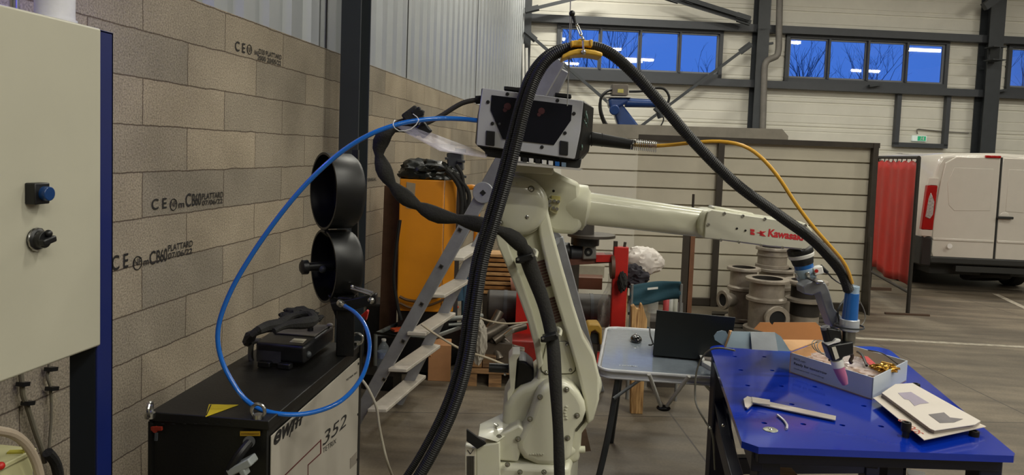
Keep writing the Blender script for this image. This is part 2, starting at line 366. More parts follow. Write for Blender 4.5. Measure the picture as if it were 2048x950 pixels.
# back wall cladding with horizontal ribs and openings for the window bands
WIN = []        # (s0, s1, z0, z1)
def wpx(x0, y0, x1, y1): return bwst(x0, (y0+y1)/2)[0], bwst(x1, (y0+y1)/2)[0]
zt = bwst(1278, 54)[1]; zb = bwst(1278, 152)[1]
for x0, x1 in ((1112, 1442), (1569, 1893), (2013, 2330)):
    WIN.append((bwst(x0, 110)[0], bwst(x1, 130)[0], zb, zt))
print('WINDOW z', zb, zt, WIN)
def BP(s, z, off=0): return BO + BD*s - BN*off + Z*z
def rib(z):       # rib depth at height z: three close grooves then a plain pan
    q = (z % 1.0)
    for c, w, dep in ((.06, .018, .020), (.16, .012, .010), (.42, .012, .010), (.52, .018, .020), (.60, .012, .010), (.80, .012, .010)):
        if abs(q-c) < w: return -dep
    return 0
zs = sorted(set([0.0, 7.0, zb, zt] + [round(k+c+e, 4) for k in range(7) for c, w in ((.06, .018), (.16, .012), (.42, .012), (.52, .018), (.60, .012), (.80, .012)) for e in (-w-.006, -w+.001, w-.001, w+.006)]))
ss = [0]
for a_, b_, _, _ in WIN: ss += [a_, b_]
ss.append(28); g = G()
for i in range(len(ss)-1):
    hole = i % 2 == 1
    rows = [g_ for g_ in zs]
    vs = [(g.b.verts.new(BP(ss[i], z, rib(z))), g.b.verts.new(BP(ss[i+1], z, rib(z)))) for z in rows]
    for k in range(len(rows)-1):
        if hole and rows[k] >= zb-1e-4 and rows[k+1] <= zt+1e-4: continue
        g.face((vs[k][0], vs[k][1], vs[k+1][1], vs[k+1][0]))
struct('wall_back', g, CLAD, smooth=20)

FR = mat('dark_grey_frame', '45484d', .5, var=.05)
MUL = mat('grey_mullion', '7c8088', .5, var=.05)
for wi, (s0, s1, z0, z1) in enumerate(WIN):
    t = struct(f'window_{wi+1}', G().obox(BP(s0, z0+.05, .02), BP(s1, z0+.05, .02), .12, .1).obox(BP(s0, z1-.04, .02), BP(s1, z1-.04, .02), .12, .08).obox(BP(s0+.04, z0, .02), BP(s0+.04, z1, .02), .08, .12, BN).obox(BP(s1-.04, z0, .02), BP(s1-.04, z1, .02), .08, .12, BN), FR, origin=BP((s0+s1)/2, z0))
    wdt = (s1-s0-.16)/4
    for k in range(4):
        a_ = s0+.08+wdt*k; c_ = a_+wdt
        gg = G()
        for q in ((a_+.025, c_-.025),):
            gg.obox(BP(a_+.02, z0+.1, .0), BP(a_+.02, z1-.08, 0), .04, .05, BN); gg.obox(BP(c_-.02, z0+.1, 0), BP(c_-.02, z1-.08, 0), .04, .05, BN)
            gg.obox(BP(a_, z0+.12, 0), BP(c_, z0+.12, 0), .05, .04); gg.obox(BP(a_, z1-.1, 0), BP(c_, z1-.1, 0), .05, .04)
        sash = obj('window_sash', gg, MUL, t)
        obj('glass_pane', G().prism([BP(a_+.03, z0+.12, -.01), BP(c_-.03, z0+.12, -.01), BP(c_-.03, z1-.1, -.01), BP(a_+.03, z1-.1, -.01)], BN*.006), GLASS, sash)
    for k in range(1, 4):
        obj('mullion', G().obox(BP(s0+.08+wdt*k, z0+.1, .06), BP(s0+.08+wdt*k, z1-.08, .06), .045, .09, BN), FR, t)
# long rails above and below the windows
for i, z in enumerate((zt+.06, zb-.08)):
    s_from = 0.05
    struct(f'trim_{i+1}', G().obox(BP(s_from, z, .12), BP(27, z, .12), .2, .16), FR)
def bpost(name, px, py, w, dep, off, z0=0, z1=7, mt=DST):
    s = bwst(px, py)[0]; g = G(); gd = dep
    # H section
    for sg in (-1, 1): g.obox(BP(s, z0, off+gd/2+sg*gd/2), BP(s, z1, off+gd/2+sg*gd/2), w, .02, BN)
    g.obox(BP(s, z0, off+gd/2), BP(s, z1, off+gd/2), .02, gd, BN)
    return struct(name, g, mt)
bpost('steel_column', 1512, 130, .26, .30, .03)
bpost('steel_column', 1967, 130, .34, .32, .03)
bpost('steel_column', 1048, 130, .22, .2, .03)
# channels beside the columns
# left brace pair and other diagonals (round the windows)
def brace(name, p, q, w=.065, t_=.05, off=.42):
    g = G(); a_ = BW(*p, off); b_ = BW(*q, off); g.obox(a_, b_, t_, w, BN); g.obox(a_-BN*.04, b_-BN*.04, w*.9, .012, BN)
    for e, f in ((a_, b_), (b_, a_)):
        dr = (f-e).normalized()
        g.obox(e, e+dr*.3, .012, .13, BN.cross(dr))
    return struct(name, g, DST)
brace('trim_3', (1050, 62), (1468, 422), off=.42)
brace('trim_4', (1060, 417), (1502, 88), off=.46)
brace('trim_5', (1050, 22), (1200, -14), .08, off=.5)
brace('trim_6', (1500, 46), (1330, -6), .12, off=.5)
brace('trim_7', (1500, 38), (1360, -6), .1, off=.6)
for k_, (a_, b_) in enumerate((((1046, 88), (1060, 150)), ((1053, 96), (1066, 160)))):
    single('white_tube', G().cyl(BW(*a_, .5), Vector((BW(*b_, .5).x, BW(*b_, .5).y, 0)), .03), WHITE, ['left', 'right'][k_]+' one of two white tubes leaning in the far corner by the back wall', 'tube', 'white tubes in the far corner')
# service door frame below the second band, with its infill
s0, s1 = bwst(1790, 240)[0], bwst(1888, 240)[0]; z0 = bwst(1838, 291)[1]
struct('trim_8', G().obox(BP(s0, z0, .08), BP(s0, zb-.1, .08), .1, .1, BN).obox(BP(s1, z0, .08), BP(s1, zb-.1, .08), .1, .1, BN).obox(BP(s0-.05, z0, .08), BP(s1+.05, z0, .08), .1, .1), FR)
# bracket on right column
p = BW(1985, 96, .45); struct('trim_9', G().obox(p-BN*.25, p+BN*.05, .3, .02).obox(p-BN*.25-Z*.28, p+BN*.05-Z*.28, .3, .02).obox(p-BN*.1-Z*.28, p-BN*.1, .02, .3, BN), DST)
p = BW(1976, 8, .5); struct('trim_10', G().obox(BW(1968, 14, .5), BW(2045, -40, .5), .12, .16), DST)
# small brackets on the window rails
for i, (x, y) in enumerate(((1520, 90), (1515, 60), (1738, 172), (1990, 183))):
    p = BW(x, y, .3); struct(f'trim_{11+i}', G().obox(p, p+BD*.28+Z*.05, .08, .05), DST)

# rain pipe with its swan neck
pts = [BW(1560, -30, .35), BW(1558, 60, .35), BW(1557, 100, .35), BW(1552, 113, .35), BW(1538, 119, .35), BW(1530, 130, .35), BW(1528, 170, .35), BW(1524, 290, .35)]
pts.append(Vector((pts[-1].x, pts[-1].y, .05)))
o = single('downpipe', G().tube(pts, .07, 12, .06), mat('grey_pvc', '7b7771', .5), 'grey rain downpipe with an offset bend beside the middle steel column', 'pipe')
# exit sign
p = BW(1838, 277, .03); t = thing('exit_sign', 'small green and white emergency exit light on the cream cladding above the van', 'exit sign', p)
obj('housing', G().obox(p-BD*.17+BN*.0, p+BD*.17, .05, .13), mat('lit_white_plastic', 'e8f5ee', .4, emit=.15, var=0), t, bevel=.01)
obj('pictogram', G().obox(p-BD*.05-BN*.03, p+BD*.14-BN*.03, .004, .10), mat('exit_green', '1f9b6c', .5, emit=.4, var=0), t)
g = G(); q = p+BD*.02-BN*.034
g.obox(q-Z*.02, q+Z*.02+BD*.01, .002, .012, BD); g.cyl(q+Z*.034+BD*.012, q+Z*.034+BD*.012-BN*.002, .009)
g.obox(q-Z*.02, q-Z*.04-BD*.02, .002, .009, BD); g.obox(q-Z*.02, q-Z*.04+BD*.025, .002, .009, BD); g.obox(q+Z*.015, q+Z*.0+BD*.03, .002, .008, BD)
g.obox(p+BD*.08-BN*.034-Z*.035, p+BD*.08-BN*.034+Z*.035, .002, .03, BD)
obj('running_figure', g, WHITE, t)
single('conduit', G().tube([BW(1835, 268, .03), BW(1834, 259, .03), BW(1845, 259, .03), BW(1885, 263, .03), BW(1938, 266, .03)], .012, 6, .2), mat('grey_pvc', '7b7771'), 'thin grey cable run leading from the exit light to the column', 'cable')

# left wall column
c0 = PX(697, 300); cy_ = c0.y
g = G(); xw = -1.8
dC = 5.05
pL, pR = V(679, 200, dC), V(719, 200, dC)
wC = (pR-pL).length; cc = (pL+pR)/2
ft = Vector((cc.x, cc.y, 0))
g = G(); g.box((cc.x, cc.y, 3.5), (wC, .012, 7), rz=YAW*0); g.box((cc.x, cc.y+.2, 3.5), (wC, .012, 7)); g.box((cc.x, cc.y+.1, 3.5), (.01, .2, 7))
struct('steel_column', g, mat('anthracite_paint', '2a2f33', .5, var=.06))
print('COLUMN', cc, wC)

# printed marks on the blocks
def mark(s, px0, px1, py, hpx, wpy1=None, bold=.012):
    a_ = PX(px0, py); b_ = PX(px1, wpy1 or py); hh = abs(PX(px0, py-hpx).z-a_.z)
    return text(s, a_+Vector((.002, 0, 0)), (0, 1, 0), (0, 0, 1), hh, INK, wl, width=(b_.y-a_.y), name='printed_mark', bold=bold, ext=.002)
def markset(L_):
    for a_ in L_: mark(*a_)
markset([('C E', 302, 332, 420, 22, 416), ('NF', 340, 352, 414, 12, 413, .0), ('m', 356, 367, 416, 10), ('C', 370, 381, 414, 27), ('B60', 383, 401, 412, 25), ('PLATTARD', 403, 445, 399, 12), ('07/06/22', 403, 444, 411, 10)])
markset([('C E', 222, 255, 542, 30, 538), ('NF', 266, 282, 532, 14, 531, .0), ('m', 286, 296, 531, 10), ('C', 298, 310, 530, 27), ('B60', 312, 333, 526, 26), ('PLATTARD', 335, 384, 503, 13), ('07/06/22', 335, 383, 518, 12)])
markset([('C E', 469, 489, 101, 20, 105), ('NF', 494, 502, 103, 10, 104, .0), ('B60', 508, 516, 108, 8), ('D20 PLATTARD', 517, 562, 107, 10, 114), ('2000 20/05/22', 514, 561, 119, 10, 125)])
markset([('TERREAL', 732, 752, 363, 6, 361)])
for px, py, r in ((346, 409, 12), (274, 526, 14), (498, 99, 10)):
    c = PX(px, py); rr = abs(PX(px, py-r).z-c.z); obj('printed_mark', G().lathe([(rr, 0), (rr*.88, 0), (rr*.88, .002), (rr, .002)], c+Vector((.002, 0, 0)), (1, 0, 0), close=True), INK, wl)
# painted line on the far floor
a_, b_ = FL(1700, 676), FL(2120, 698); g = G(); dd = (b_-a_).normalized(); sd = Vector((-dd.y, dd.x, 0)); g.prism([a_-dd*.3-sd*.04+Z*.001, b_+dd*2-sd*.04+Z*.001, b_+dd*2+sd*.04+Z*.001, a_-dd*.3+sd*.04+Z*.001], Z*.002)
struct('floor_line', g, mat('worn_white_paint', 'a69f90', .7, var=.35, scale=12, dirt='7d7466'))
a_, b_ = FL(1990, 588), FL(2100, 640); g = G(); dd = (b_-a_).normalized(); sd = Vector((-dd.y, dd.x, 0)); g.prism([a_-sd*.04+Z*.001, b_-sd*.04+Z*.001, b_+sd*.04+Z*.001, a_+sd*.04+Z*.001], Z*.002)
struct('floor_line', g, MATS['worn_white_paint'])

# bare trees outside the back windows
BARK = mat('bark_haze_pale', 'b8bfcc', .9)  # pale tone puts the dusk haze into the bark colour
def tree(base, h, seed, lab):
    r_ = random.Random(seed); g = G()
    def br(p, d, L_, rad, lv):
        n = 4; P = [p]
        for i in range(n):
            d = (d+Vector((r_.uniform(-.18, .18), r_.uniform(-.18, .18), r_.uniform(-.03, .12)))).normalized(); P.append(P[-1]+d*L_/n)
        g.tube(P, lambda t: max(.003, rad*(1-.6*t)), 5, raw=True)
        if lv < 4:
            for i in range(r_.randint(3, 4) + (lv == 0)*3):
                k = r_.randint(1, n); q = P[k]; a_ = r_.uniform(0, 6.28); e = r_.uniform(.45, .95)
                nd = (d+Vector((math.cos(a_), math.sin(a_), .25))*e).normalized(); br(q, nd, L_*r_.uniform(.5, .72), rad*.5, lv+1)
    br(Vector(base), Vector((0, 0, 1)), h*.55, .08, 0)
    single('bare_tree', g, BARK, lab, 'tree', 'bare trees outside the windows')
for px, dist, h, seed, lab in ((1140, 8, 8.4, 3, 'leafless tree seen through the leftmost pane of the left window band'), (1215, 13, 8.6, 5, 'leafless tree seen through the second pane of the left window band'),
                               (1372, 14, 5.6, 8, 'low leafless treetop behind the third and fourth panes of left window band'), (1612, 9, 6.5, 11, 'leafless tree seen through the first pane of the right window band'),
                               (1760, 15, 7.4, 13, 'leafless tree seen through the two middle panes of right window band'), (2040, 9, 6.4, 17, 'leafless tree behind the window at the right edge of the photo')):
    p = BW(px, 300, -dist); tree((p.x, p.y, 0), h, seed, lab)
g = G(); g.box((10, 40, -.2), (90, 45, .1)); struct('ground_outside', g, mat('dark_ground', '1c1c1c', 1))
# ================================================================== the welding robot
dR = 2.6
rb = thing('welding_robot', 'cream six-axis welding robot arm standing in the middle of the hall', 'robot', base_at(1075, 950, 2.75))
def T(pts, d): return [V(x, y, d) for x, y in pts]
def screws(L_, d, r=.0075, parent=rb, mt=STEEL, dep=.006, name='screw', recess=True):
    for x, y in L_:
        p = V(x, y, d); g = G()
        g.lathe([(0, dep), (r*.55, dep), (r*.95, dep*.8), (r, 0)], p, -N, 12)
        s = obj(name, g, mt, parent)
        if recess: obj('screw_recess', G().lathe([(r*1.05, .0015), (r*1.55, .0015), (r*1.6, 0)], p, -N, 16), mat('drab_recess', '77755f', .6), s)  # darker drab ring round each screw
# lower arm: web plus raised flanges
web = [(990, 430), (1000, 490), (1018, 530), (1040, 585), (1060, 640), (1072, 690), (1077, 740), (1070, 780), (1062, 830), (1080, 870), (1160, 868), (1184, 840), (1193, 800), (1190, 740), (1165, 675), (1146, 610), (1122, 530), (1102, 460), (1088, 395), (1040, 370)]
obj('lower_arm', G().pp(web, dR+.035, .13), CREAMM, rb, bevel=.012, seg=3)
lf = [(985, 440), (1003, 436), (1020, 500), (1043, 560), (1064, 620), (1080, 680), (1087, 730), (1076, 740), (1068, 690), (1054, 640), (1034, 585), (1012, 530), (995, 490)]
obj('arm_flange', G().pp(lf, dR, .15), CREAM, rb, bevel=.006, seg=3)
rf = [(1072, 398), (1090, 392), (1104, 455), (1124, 530), (1148, 612), (1168, 674), (1190, 712), (1200, 755), (1199, 800), (1188, 840), (1175, 852), (1168, 800), (1156, 750), (1136, 680), (1114, 610), (1094, 540), (1078, 470)]
obj('arm_flange', G().pp(rf, dR-.005, .19), CREAM, rb, bevel=.01, seg=3)
# vent labels
VL = mat('printed_label', '8d8373', .6, var=.1); VS = mat('label_print', '5a3a36', .6)
for q in (((1074, 523), (1103, 515), (1118, 567), (1087, 577)), ((1096, 597), (1124, 589), (1136, 638), (1104, 650))):
    lb = obj('warning_label', G().pp(q, dR+.032, .004), VL, rb)
    g = G()
    for k in range(9):
        a0, a1 = (k+.1)/9, (k+.75)/9
        def e(u, v): 
            L0 = Vector((*q[0], 0)).lerp(Vector((*q[3], 0)), v); L1 = Vector((*q[1], 0)).lerp(Vector((*q[2], 0)), v); r_ = L0.lerp(L1, u); return (r_.x, r_.y)
        g.pp([e(.02, a0), e(.97, a0), e(.97, a1), e(.02, a1)], dR+.0305, .002)
    obj('printed_stripes', g, VS, lb)
# service cover low on the arm
cvr = [(1092, 690), (1098, 685), (1130, 683), (1138, 687), (1151, 733), (1150, 741), (1143, 747), (1092, 749), (1083, 742), (1082, 735)]
SEAM = mat('dark_seam', '4d4b3c', .8)
obj('cover_seam', G().pp([(1117+(x-1117)*1.035, 716+(y-716)*1.035) for x, y in cvr], dR+.033, .01), SEAM, rb)
obj('cover_plate', G().pp(cvr, dR+.030, .01), CREAM, rb, bevel=.003)
screws([(1134, 689), (1141, 740), (1092, 744)], dR+.03, .004)
# J3 disc cover
c = V(1037, 413, dR-.005)
obj('shoulder_cover', G().lathe([(0, .028), (.06, .027), (.084, .022), (.097, .010), (.102, -.004), (.102, -.012), (.106, -.014), (.106, -.17), (0, -.17)], c, -N, 56), CREAM, rb, smooth=50)
screws([(1062, 378), (1054, 434), (1000, 446)], dR-.029, .0075)
obj('raised_mark', G().obox(V(1026, 370, dR-.028), V(1034, 368, dR-.028), .004, .003).obox(V(1030, 364, dR-.028), V(1032, 372, dR-.028), .004, .003), CREAM, rb)
# upper housing
up = [(1016, 326), (1104, 332), (1110, 343), (1136, 356), (1160, 366), (1165, 455), (1148, 470), (1108, 466), (1084, 452), (1040, 400), (1016, 360)]
obj('elbow_housing', G().pp(up, dR+.055, .17), CREAMM, rb, bevel=.016, seg=3)
obj('mount_block', G().pp([(1022, 325), (1108, 330), (1106, 350), (1022, 346)], dR+.03, .14), CREAM, rb, bevel=.006)
ax0 = V(1140, 412, dR+.13); ax1 = V(1412, 447, dR+.13); fx = (ax1-ax0).normalized()
obj('wrist_motor_housing', G().lathe([(.05, -.05), (.072, -.035), (.08, 0), (.084, .012), (.084, .055), (.070, .062), (.064, .068), (0, .068)], ax0, fx, 40), CREAMM, rb, smooth=40)
screws([(1107, 382), (1096, 428)], dR+.05, .005, mt=DARK, recess=False, dep=.002)
# joint stop with bolts
st = obj('joint_stop', G().pp([(1098, 397), (1121, 402), (1114, 429), (1099, 421)], dR+.03, .03).pp([(1091, 397), (1099, 399), (1098, 420), (1092, 416)], dR+.04, .03), mat('pale_machined', 'cfc9a0', .35, .2), rb, bevel=.002)
obj('shim_tag', G().pp([(1103, 391), (1121, 393), (1120, 404), (1104, 402)], dR+.045, .02), mat('pale_yellow', 'd8cf86', .6), rb)
for x, y in ((1109, 402), (1117, 403), (1107, 416), (1114, 418), (1100, 402), (1100, 411), (1096, 405)): obj('bolt', G().cyl(V(x, y, dR+.018), V(x, y, dR+.032), .0058, n=8), STEEL, st)
# forearm
g = G(); n = 36
u_, v_ = Z, fx.cross(Z).normalized()
def fore(t, ru, rv):
    o_ = ax0.lerp(ax1, t); out = []
    for i in range(n):
        a = 2*math.pi*i/n; ca, sa = math.cos(a), math.sin(a); k = (abs(ca)**3.2+abs(sa)**3.2)**(-1/3.2)
        out.append(o_+u_*ru*ca*k+v_*rv*sa*k)
    return out
A = fore(.09, .060, .060); B = fore(.985, .052, .055)
obj('forearm_tube', g.loft(A, B), CREAM, rb, bevel=.003, smooth=50)
obj('cable_boss', G().pp([(1160, 404), (1178, 404), (1179, 424), (1161, 424)], dR+.065, .04), CREAM, rb, bevel=.004)
for x, y in ((1163, 408), (1163, 416)): obj('bolt', G().cyl(V(x, y, dR+.055), V(x, y, dR+.068), .0045, n=8), STEEL, rb)
obj('grommet', G().cyl(V(1170, 419, dR+.06), V(1170, 419, dR+.068), .006, n=16), DARK, rb)
# wrist cover box
wr = [(1397, 455), (1399, 440), (1406, 427), (1418, 419), (1440, 421), (1500, 430), (1570, 440), (1605, 444), (1618, 450), (1626, 460), (1629, 475), (1626, 488), (1617, 498), (1606, 501), (1540, 494), (1470, 485), (1410, 477), (1400, 468)]
wb = obj('wrist_housing', G().pp(wr, dR+.045, .155), CREAMM, rb, bevel=.014, seg=3)
wp = [(1409, 476), (1411, 446), (1416, 424), (1424, 420), (1500, 432), (1570, 442), (1604, 446), (1616, 452), (1624, 462), (1626, 476), (1621, 490), (1611, 498), (1540, 492), (1475, 483)]
pl = obj('cover_plate', G().pp(wp, dR+.034, .014), mat('cover_plate_enamel', 'c6c4b4', .34, var=.03, coat=.2), rb, bevel=.002)
obj('top_cover', G().pp([(1426, 421), (1430, 413), (1506, 426), (1516, 434), (1512, 440), (1430, 430)], dR+.09, .09), CREAM, rb, bevel=.006)
obj('top_cover', G().pp([(1512, 440), (1516, 431), (1585, 442), (1592, 448)], dR+.10, .08), CREAM, rb, bevel=.004)
for x, y in ((1449, 427), (1486, 432), (1530, 438), (1573, 444), (1611, 451), (1442, 480), (1478, 484), (1522, 490), (1565, 495), (1604, 499), (1417, 449), (1624, 478)):
    p = V(x, y, dR+.033); s = obj('screw', G().lathe([(0, .004), (.004, .004), (.0055, .002), (.006, 0)], p, -N, 12), STEEL, pl)
for x, y in ((1474, 457), (1491, 461), (1614, 477)): obj('screw', G().lathe([(0, .002), (.0035, .002), (.004, 0)], V(x, y, dR+.033), -N, 12), DARK, pl)
REDINK = mat('red_print', 'c42a33', .45, var=.03)
a_, b_ = V(1536, 471.5, dR+.0335), V(1606, 480, dR+.0335); xd = (b_-a_).normalized(); yd = (Z-xd*xd.z).normalized()
text('Kawasaki', a_-yd*.003, xd, yd, m(16, dR), REDINK, pl, width=(b_-a_).length, bold=.035)
# red emblem: a slashed block and a winged letter, flat on the plate
def epx(u, v): return (1501+u*31, 458+v*11+u*4)
g = G()
for poly in (((0, 0), (.26, 0), (.26, .42), (0, .42)), ((0, .52), (.14, .52), (.27, .7), (.27, 1), (0, 1)), ((.40, .5), (.62, .36), (.62, .28), (1.02, .05), (.86, .42), (.64, .62)), ((.60, .56), (.78, .5), (1.0, .98), (.72, .98)), ((.62, .1), (.72, .1), (.72, .95), (.62, .95))):
    g.pp([epx(*q) for q in poly], dR+.0325, .002)
obj('emblem', g, REDINK, pl)
# wrist stack
w0 = V(1601, 505, dR+.11); w1 = V(1617, 572, dR+.11); wa = (w1-w0).normalized(); wl_ = (w1-w0).length
WBL = mat('blue_translucent_plastic', '1f5fa8', .25, var=.08, coat=.3); CLR = mat('clear_blue_plastic', '9db4c9', .15, var=.2, scale=20, coat=.5)
def ring(nm, h0, h1, r0, r1, mt, **k): return obj(nm, G().lathe([(0, h0*wl_), (r0*.98, h0*wl_), (r0, h0*wl_+.002), (r1, h1*wl_-.002), (r1*.98, h1*wl_), (0, h1*wl_)], w0, wa, 32), mt, rb, **k)
ring('wrist_gasket', -.12, .03, .046, .046, BLK); ring('wrist_ring', .03, .14, .047, .045, WHITE)
g = G(); ring('wrist_boot', .14, .34, .041, .037, BLKR); ring('blue_band', .34, .46, .034, .034, WBL)
ring('tool_changer', .46, .76, .036, .035, CLR); ring('blue_flange', .76, .93, .034, .028, WBL); ring('tool_flange', .93, 1.02, .022, .022, STEEL)
for k in range(5):
    a = k*1.25; u, v = basis(wa); q = w0+wa*wl_*.6+(u*math.cos(a)+v*math.sin(a))*.036
    obj('clamp_lug', G().obox(q-wa*.01, q+wa*.01, .012, .012), STEEL, rb, bevel=.002)
q = V(1634, 541, dR+.09); sb = obj('sensor_block', G().obox(q-wa*.016, q+wa*.014, .03, .036), WHITE, rb, bevel=.004)
obj('red_button', G().cyl(V(1633, 542, dR+.07), V(1633, 542, dR+.055), .0065, n=20), RED, sb)
obj('cable_plug', G().cyl(V(1640, 534, dR+.09), V(1655, 545, dR+.09), .011, .006), BLK, rb)
# ---- base of the robot
obj('turret', G().pp([(1005, 845), (1008, 815), (1020, 792), (1042, 775), (1062, 768), (1080, 750), (1150, 760), (1185, 790), (1192, 830), (1165, 870), (1160, 930), (1030, 930)], dR+.03, .26), CREAMM, rb, bevel=.025, seg=4)
tear = [(1070, 800), (1078, 783), (1090, 772), (1108, 765), (1128, 763), (1146, 772), (1160, 788), (1170, 806), (1173, 824), (1166, 845), (1152, 862), (1145, 900), (1142, 922), (1110, 934), (1075, 932), (1048, 920), (1034, 900), (1032, 884), (1044, 862), (1058, 838)]
obj('joint_cover', G().pp(tear, dR-.04, .1), CREAM, rb, bevel=.022, seg=5, smooth=60)
obj('joint_seam', G().pp([(1110+(x-1110)*1.05, 840+(y-840)*1.045) for x, y in tear if y < 870], dR+.028, .01), SEAM, rb)
screws([(1080, 794), (1060, 838), (1036, 878), (1133, 779), (1154, 831), (1135, 876)], dR-.042, .0065)
g = G(); 
for k in range(6): g.obox(V(1060+k*5, 906+abs(k-3), dR-.044), V(1063+k*5, 911-abs(k-3), dR-.044), .004, .003)
for k in range(5): g.obox(V(1128+abs(k-2)*1.5, 812+k*6, dR-.044), V(1133+abs(k-2)*1.5, 814+k*6, dR-.044), .004, .003)
cm_ = obj('cast_mark', g, CREAM, rb)
obj('base_bracket', G().pp([(989, 882), (998, 870), (1038, 850), (1052, 862), (1036, 925), (1000, 922), (988, 912)], dR-.03, .12), CREAM, rb, bevel=.008, seg=3)
obj('base_lid', G().prism([V(955, 873, dR-.06), V(1003, 850, dR+.02), V(1040, 851, dR+.02), V(995, 885, dR-.06)], N*.12), CREAM, rb, bevel=.004)
screws([(998, 874)], dR-.036, .0065)
bx = V(1048, 920, dR+.1)
g = G(); g.prism([Vector((p.x, p.y, 0)) for p in (V(952, 900, dR-.05), V(1142, 900, dR-.05), V(1158, 900, dR+.28), V(985, 900, dR+.28))], Z*V(1000, 930, dR-.05).z)
obj('base_casting', g, CREAM, rb, bevel=.02, seg=3)
screws([(1015, 929), (1040, 944), (1088, 944)], dR-.07, .006)
obj('warning_label', G().pp([(931, 893), (951, 897), (951, 960), (931, 958)], dR-.056, .004), mat('white_label', 'c9c4b2', .6), rb)
g = G()
for k in range(12): g.obox(V(934+k*1.3, 912, dR-.058), V(934+k*1.3, 950, dR-.058), .0011, .001, N)
g.obox(V(935, 900, dR-.058), V(941, 908, dR-.058), .002, .001, N); g.obox(V(941, 908, dR-.058), V(947, 899, dR-.058), .002, .001, N)
obj('label_print', g, INK, rb)
obj('side_panel', G().prism([V(930, 890, dR-.053), V(955, 897, dR-.053), V(955, 990, dR-.053), V(930, 990, dR-.053)], N*.03), CREAM, rb, bevel=.004)
obj('rubber_flap', G().prism([V(933, 859, dR-.08), V(972, 888, dR-.075), V(955, 898, dR-.075), V(933, 882, dR-.08)], N*.012), BLK, rb)
obj('connector_panel', G().pp([(952, 893), (1000, 884), (1002, 990), (952, 990)], dR-.055, .12), CREAM, rb, bevel=.005)
obj('bumper_pin', G().cyl(V(1140, 898, dR+.05), V(1150, 898, dR+.05), .03, .02).cyl(V(1148, 899, dR+.05), V(1170, 899, dR+.05), .0125), CREAM, rb, smooth=40)
obj('rear_bracket', G().prism([V(1152, 862, dR+.3), V(1172, 858, dR+.3), V(1182, 902, dR+.3), V(1150, 905, dR+.3)], N*.02), RUST, rb)
obj('motor_cover', G().lathe([(0, .05), (.06, .045), (.07, .03), (.07, -.1), (0, -.1)], V(1164, 765, dR+.08), -N, 32), CREAM, rb, smooth=50)
# axis motor with its connector left of the arm
mt_ = obj('motor_bracket', G().pp([(1017, 718), (1025, 708), (1041, 708), (1034, 720), (1029, 781), (1015, 805), (1014, 785), (1020, 776)], dR+.04, .10), CREAM, rb, bevel=.003)
obj('axis_motor', G().pp([(1034, 722), (1050, 722), (1068, 738), (1068, 765), (1036, 790), (1029, 782)], dR+.06, .14), BLKS, rb, bevel=.008)
obj('motor_plug', G().cyl(V(1018, 737, dR+.1), V(978, 735, dR+.1), .017), BLK, rb)
obj('plug_lock', G().sphere(V(1010, 749, dR+.08), .005), STEEL, rb)
obj('hose_loop', G().tube([V(965, 868, dR+.2), V(975, 855, dR+.2), V(995, 854, dR+.15), V(1005, 862, dR+.1)], .014, 8), mat('brown_rubber', '4a352c', .5), rb)
obj('eye_bolt', G().tube([V(996, 852, dR), V(990, 848, dR), V(992, 858, dR), V(1000, 862, dR)], .005, 8), STEEL, rb)
# clamps that hold the sleeve to the arm
for (x0, y0, x1, y1, lx, ly) in ((1036, 519, 1066, 511, 1074, 499), (1086, 677, 1115, 670, 1122, 656)):
    cl = obj('sleeve_clamp', G().obox(V(x0, y0, 2.46), V(x1, y1, 2.46), .035, .022).obox(V(x0+4, y0+2, 2.46), V(x0+4, y0+2, 2.6), .03, .02), BLK, rb, bevel=.004)
    for x, y in ((x0, y0), (x1, y1)): obj('screw', G().cyl(V(x, y, 2.435), V(x, y, 2.46), .0045, n=10), STEEL, cl)
    obj('bracket_arm', G().tube([V(x1-8, ly+4, 2.64), V(lx-6, ly, 2.6), V(lx, ly+6, 2.58), V(lx-3, ly+16, 2.55)], .006, 8), CREAM, rb)

# ---- sleeves and hoses
def rad_sleeve(t):
    return .021+.010*math.sin(t*26)**2
pts = [(838, 262, 2.45), (812, 250, 2.45), (775, 264, 2.42), (758, 298, 2.42), (766, 335, 2.42), (785, 370, 2.42), (815, 398, 2.42), (848, 418, 2.42), (880, 432, 2.42), (915, 438, 2.42), (950, 447, 2.42), (985, 456, 2.42), (1015, 468, 2.43), (1040, 488, 2.45), (1053, 512, 2.5), (1063, 540, 2.51), (1087, 605, 2.51), (1102, 665, 2.5), (1107, 700, 2.48), (1110, 750, 2.46), (1114, 820, 2.45), (1117, 880, 2.45), (1119, 950, 2.45), (1121, 1040, 2.45)]
def rs(t):
    if t < .44: return .0145+.0125*abs(math.sin(t*48+.6))**1.1
    return (.0265-.009*min(1, (t-.44)/.45))+.0015*math.sin(t*30)
single('cable_sleeve', G().tube([V(*p) for p in pts], rs, 14, .02), BLKM, 'black fabric cable sleeve, twisted at the left and clamped down the robot arm', 'cable sleeve', smooth=60)
hp = [(800, 1010, 2.2), (855, 924, 2.2), (904, 824, 2.2), (935, 724, 2.2), (950, 624, 2.22), (966, 524, 2.24), (988, 450, 2.26), (1017, 350, 2.26), (1032, 290, 2.26), (1052, 210, 2.27), (1073, 152, 2.29), (1104, 112, 2.3), (1155, 94, 2.3), (1205, 99, 2.3), (1252, 132, 2.3), (1312, 196, 2.32), (1385, 281, 2.35), (1470, 366, 2.38), (1560, 432, 2.42), (1620, 475, 2.46), (1660, 515, 2.5), (1685, 548, 2.53), (1698, 582, 2.55)]
single('hose_conduit', G().corr([V(*p) for p in hp], .0185, 14, .0065, .10), BLKR, 'thick black corrugated hose arching over the robot down to the torch', 'hose', 'corrugated hoses over the robot', smooth=15)
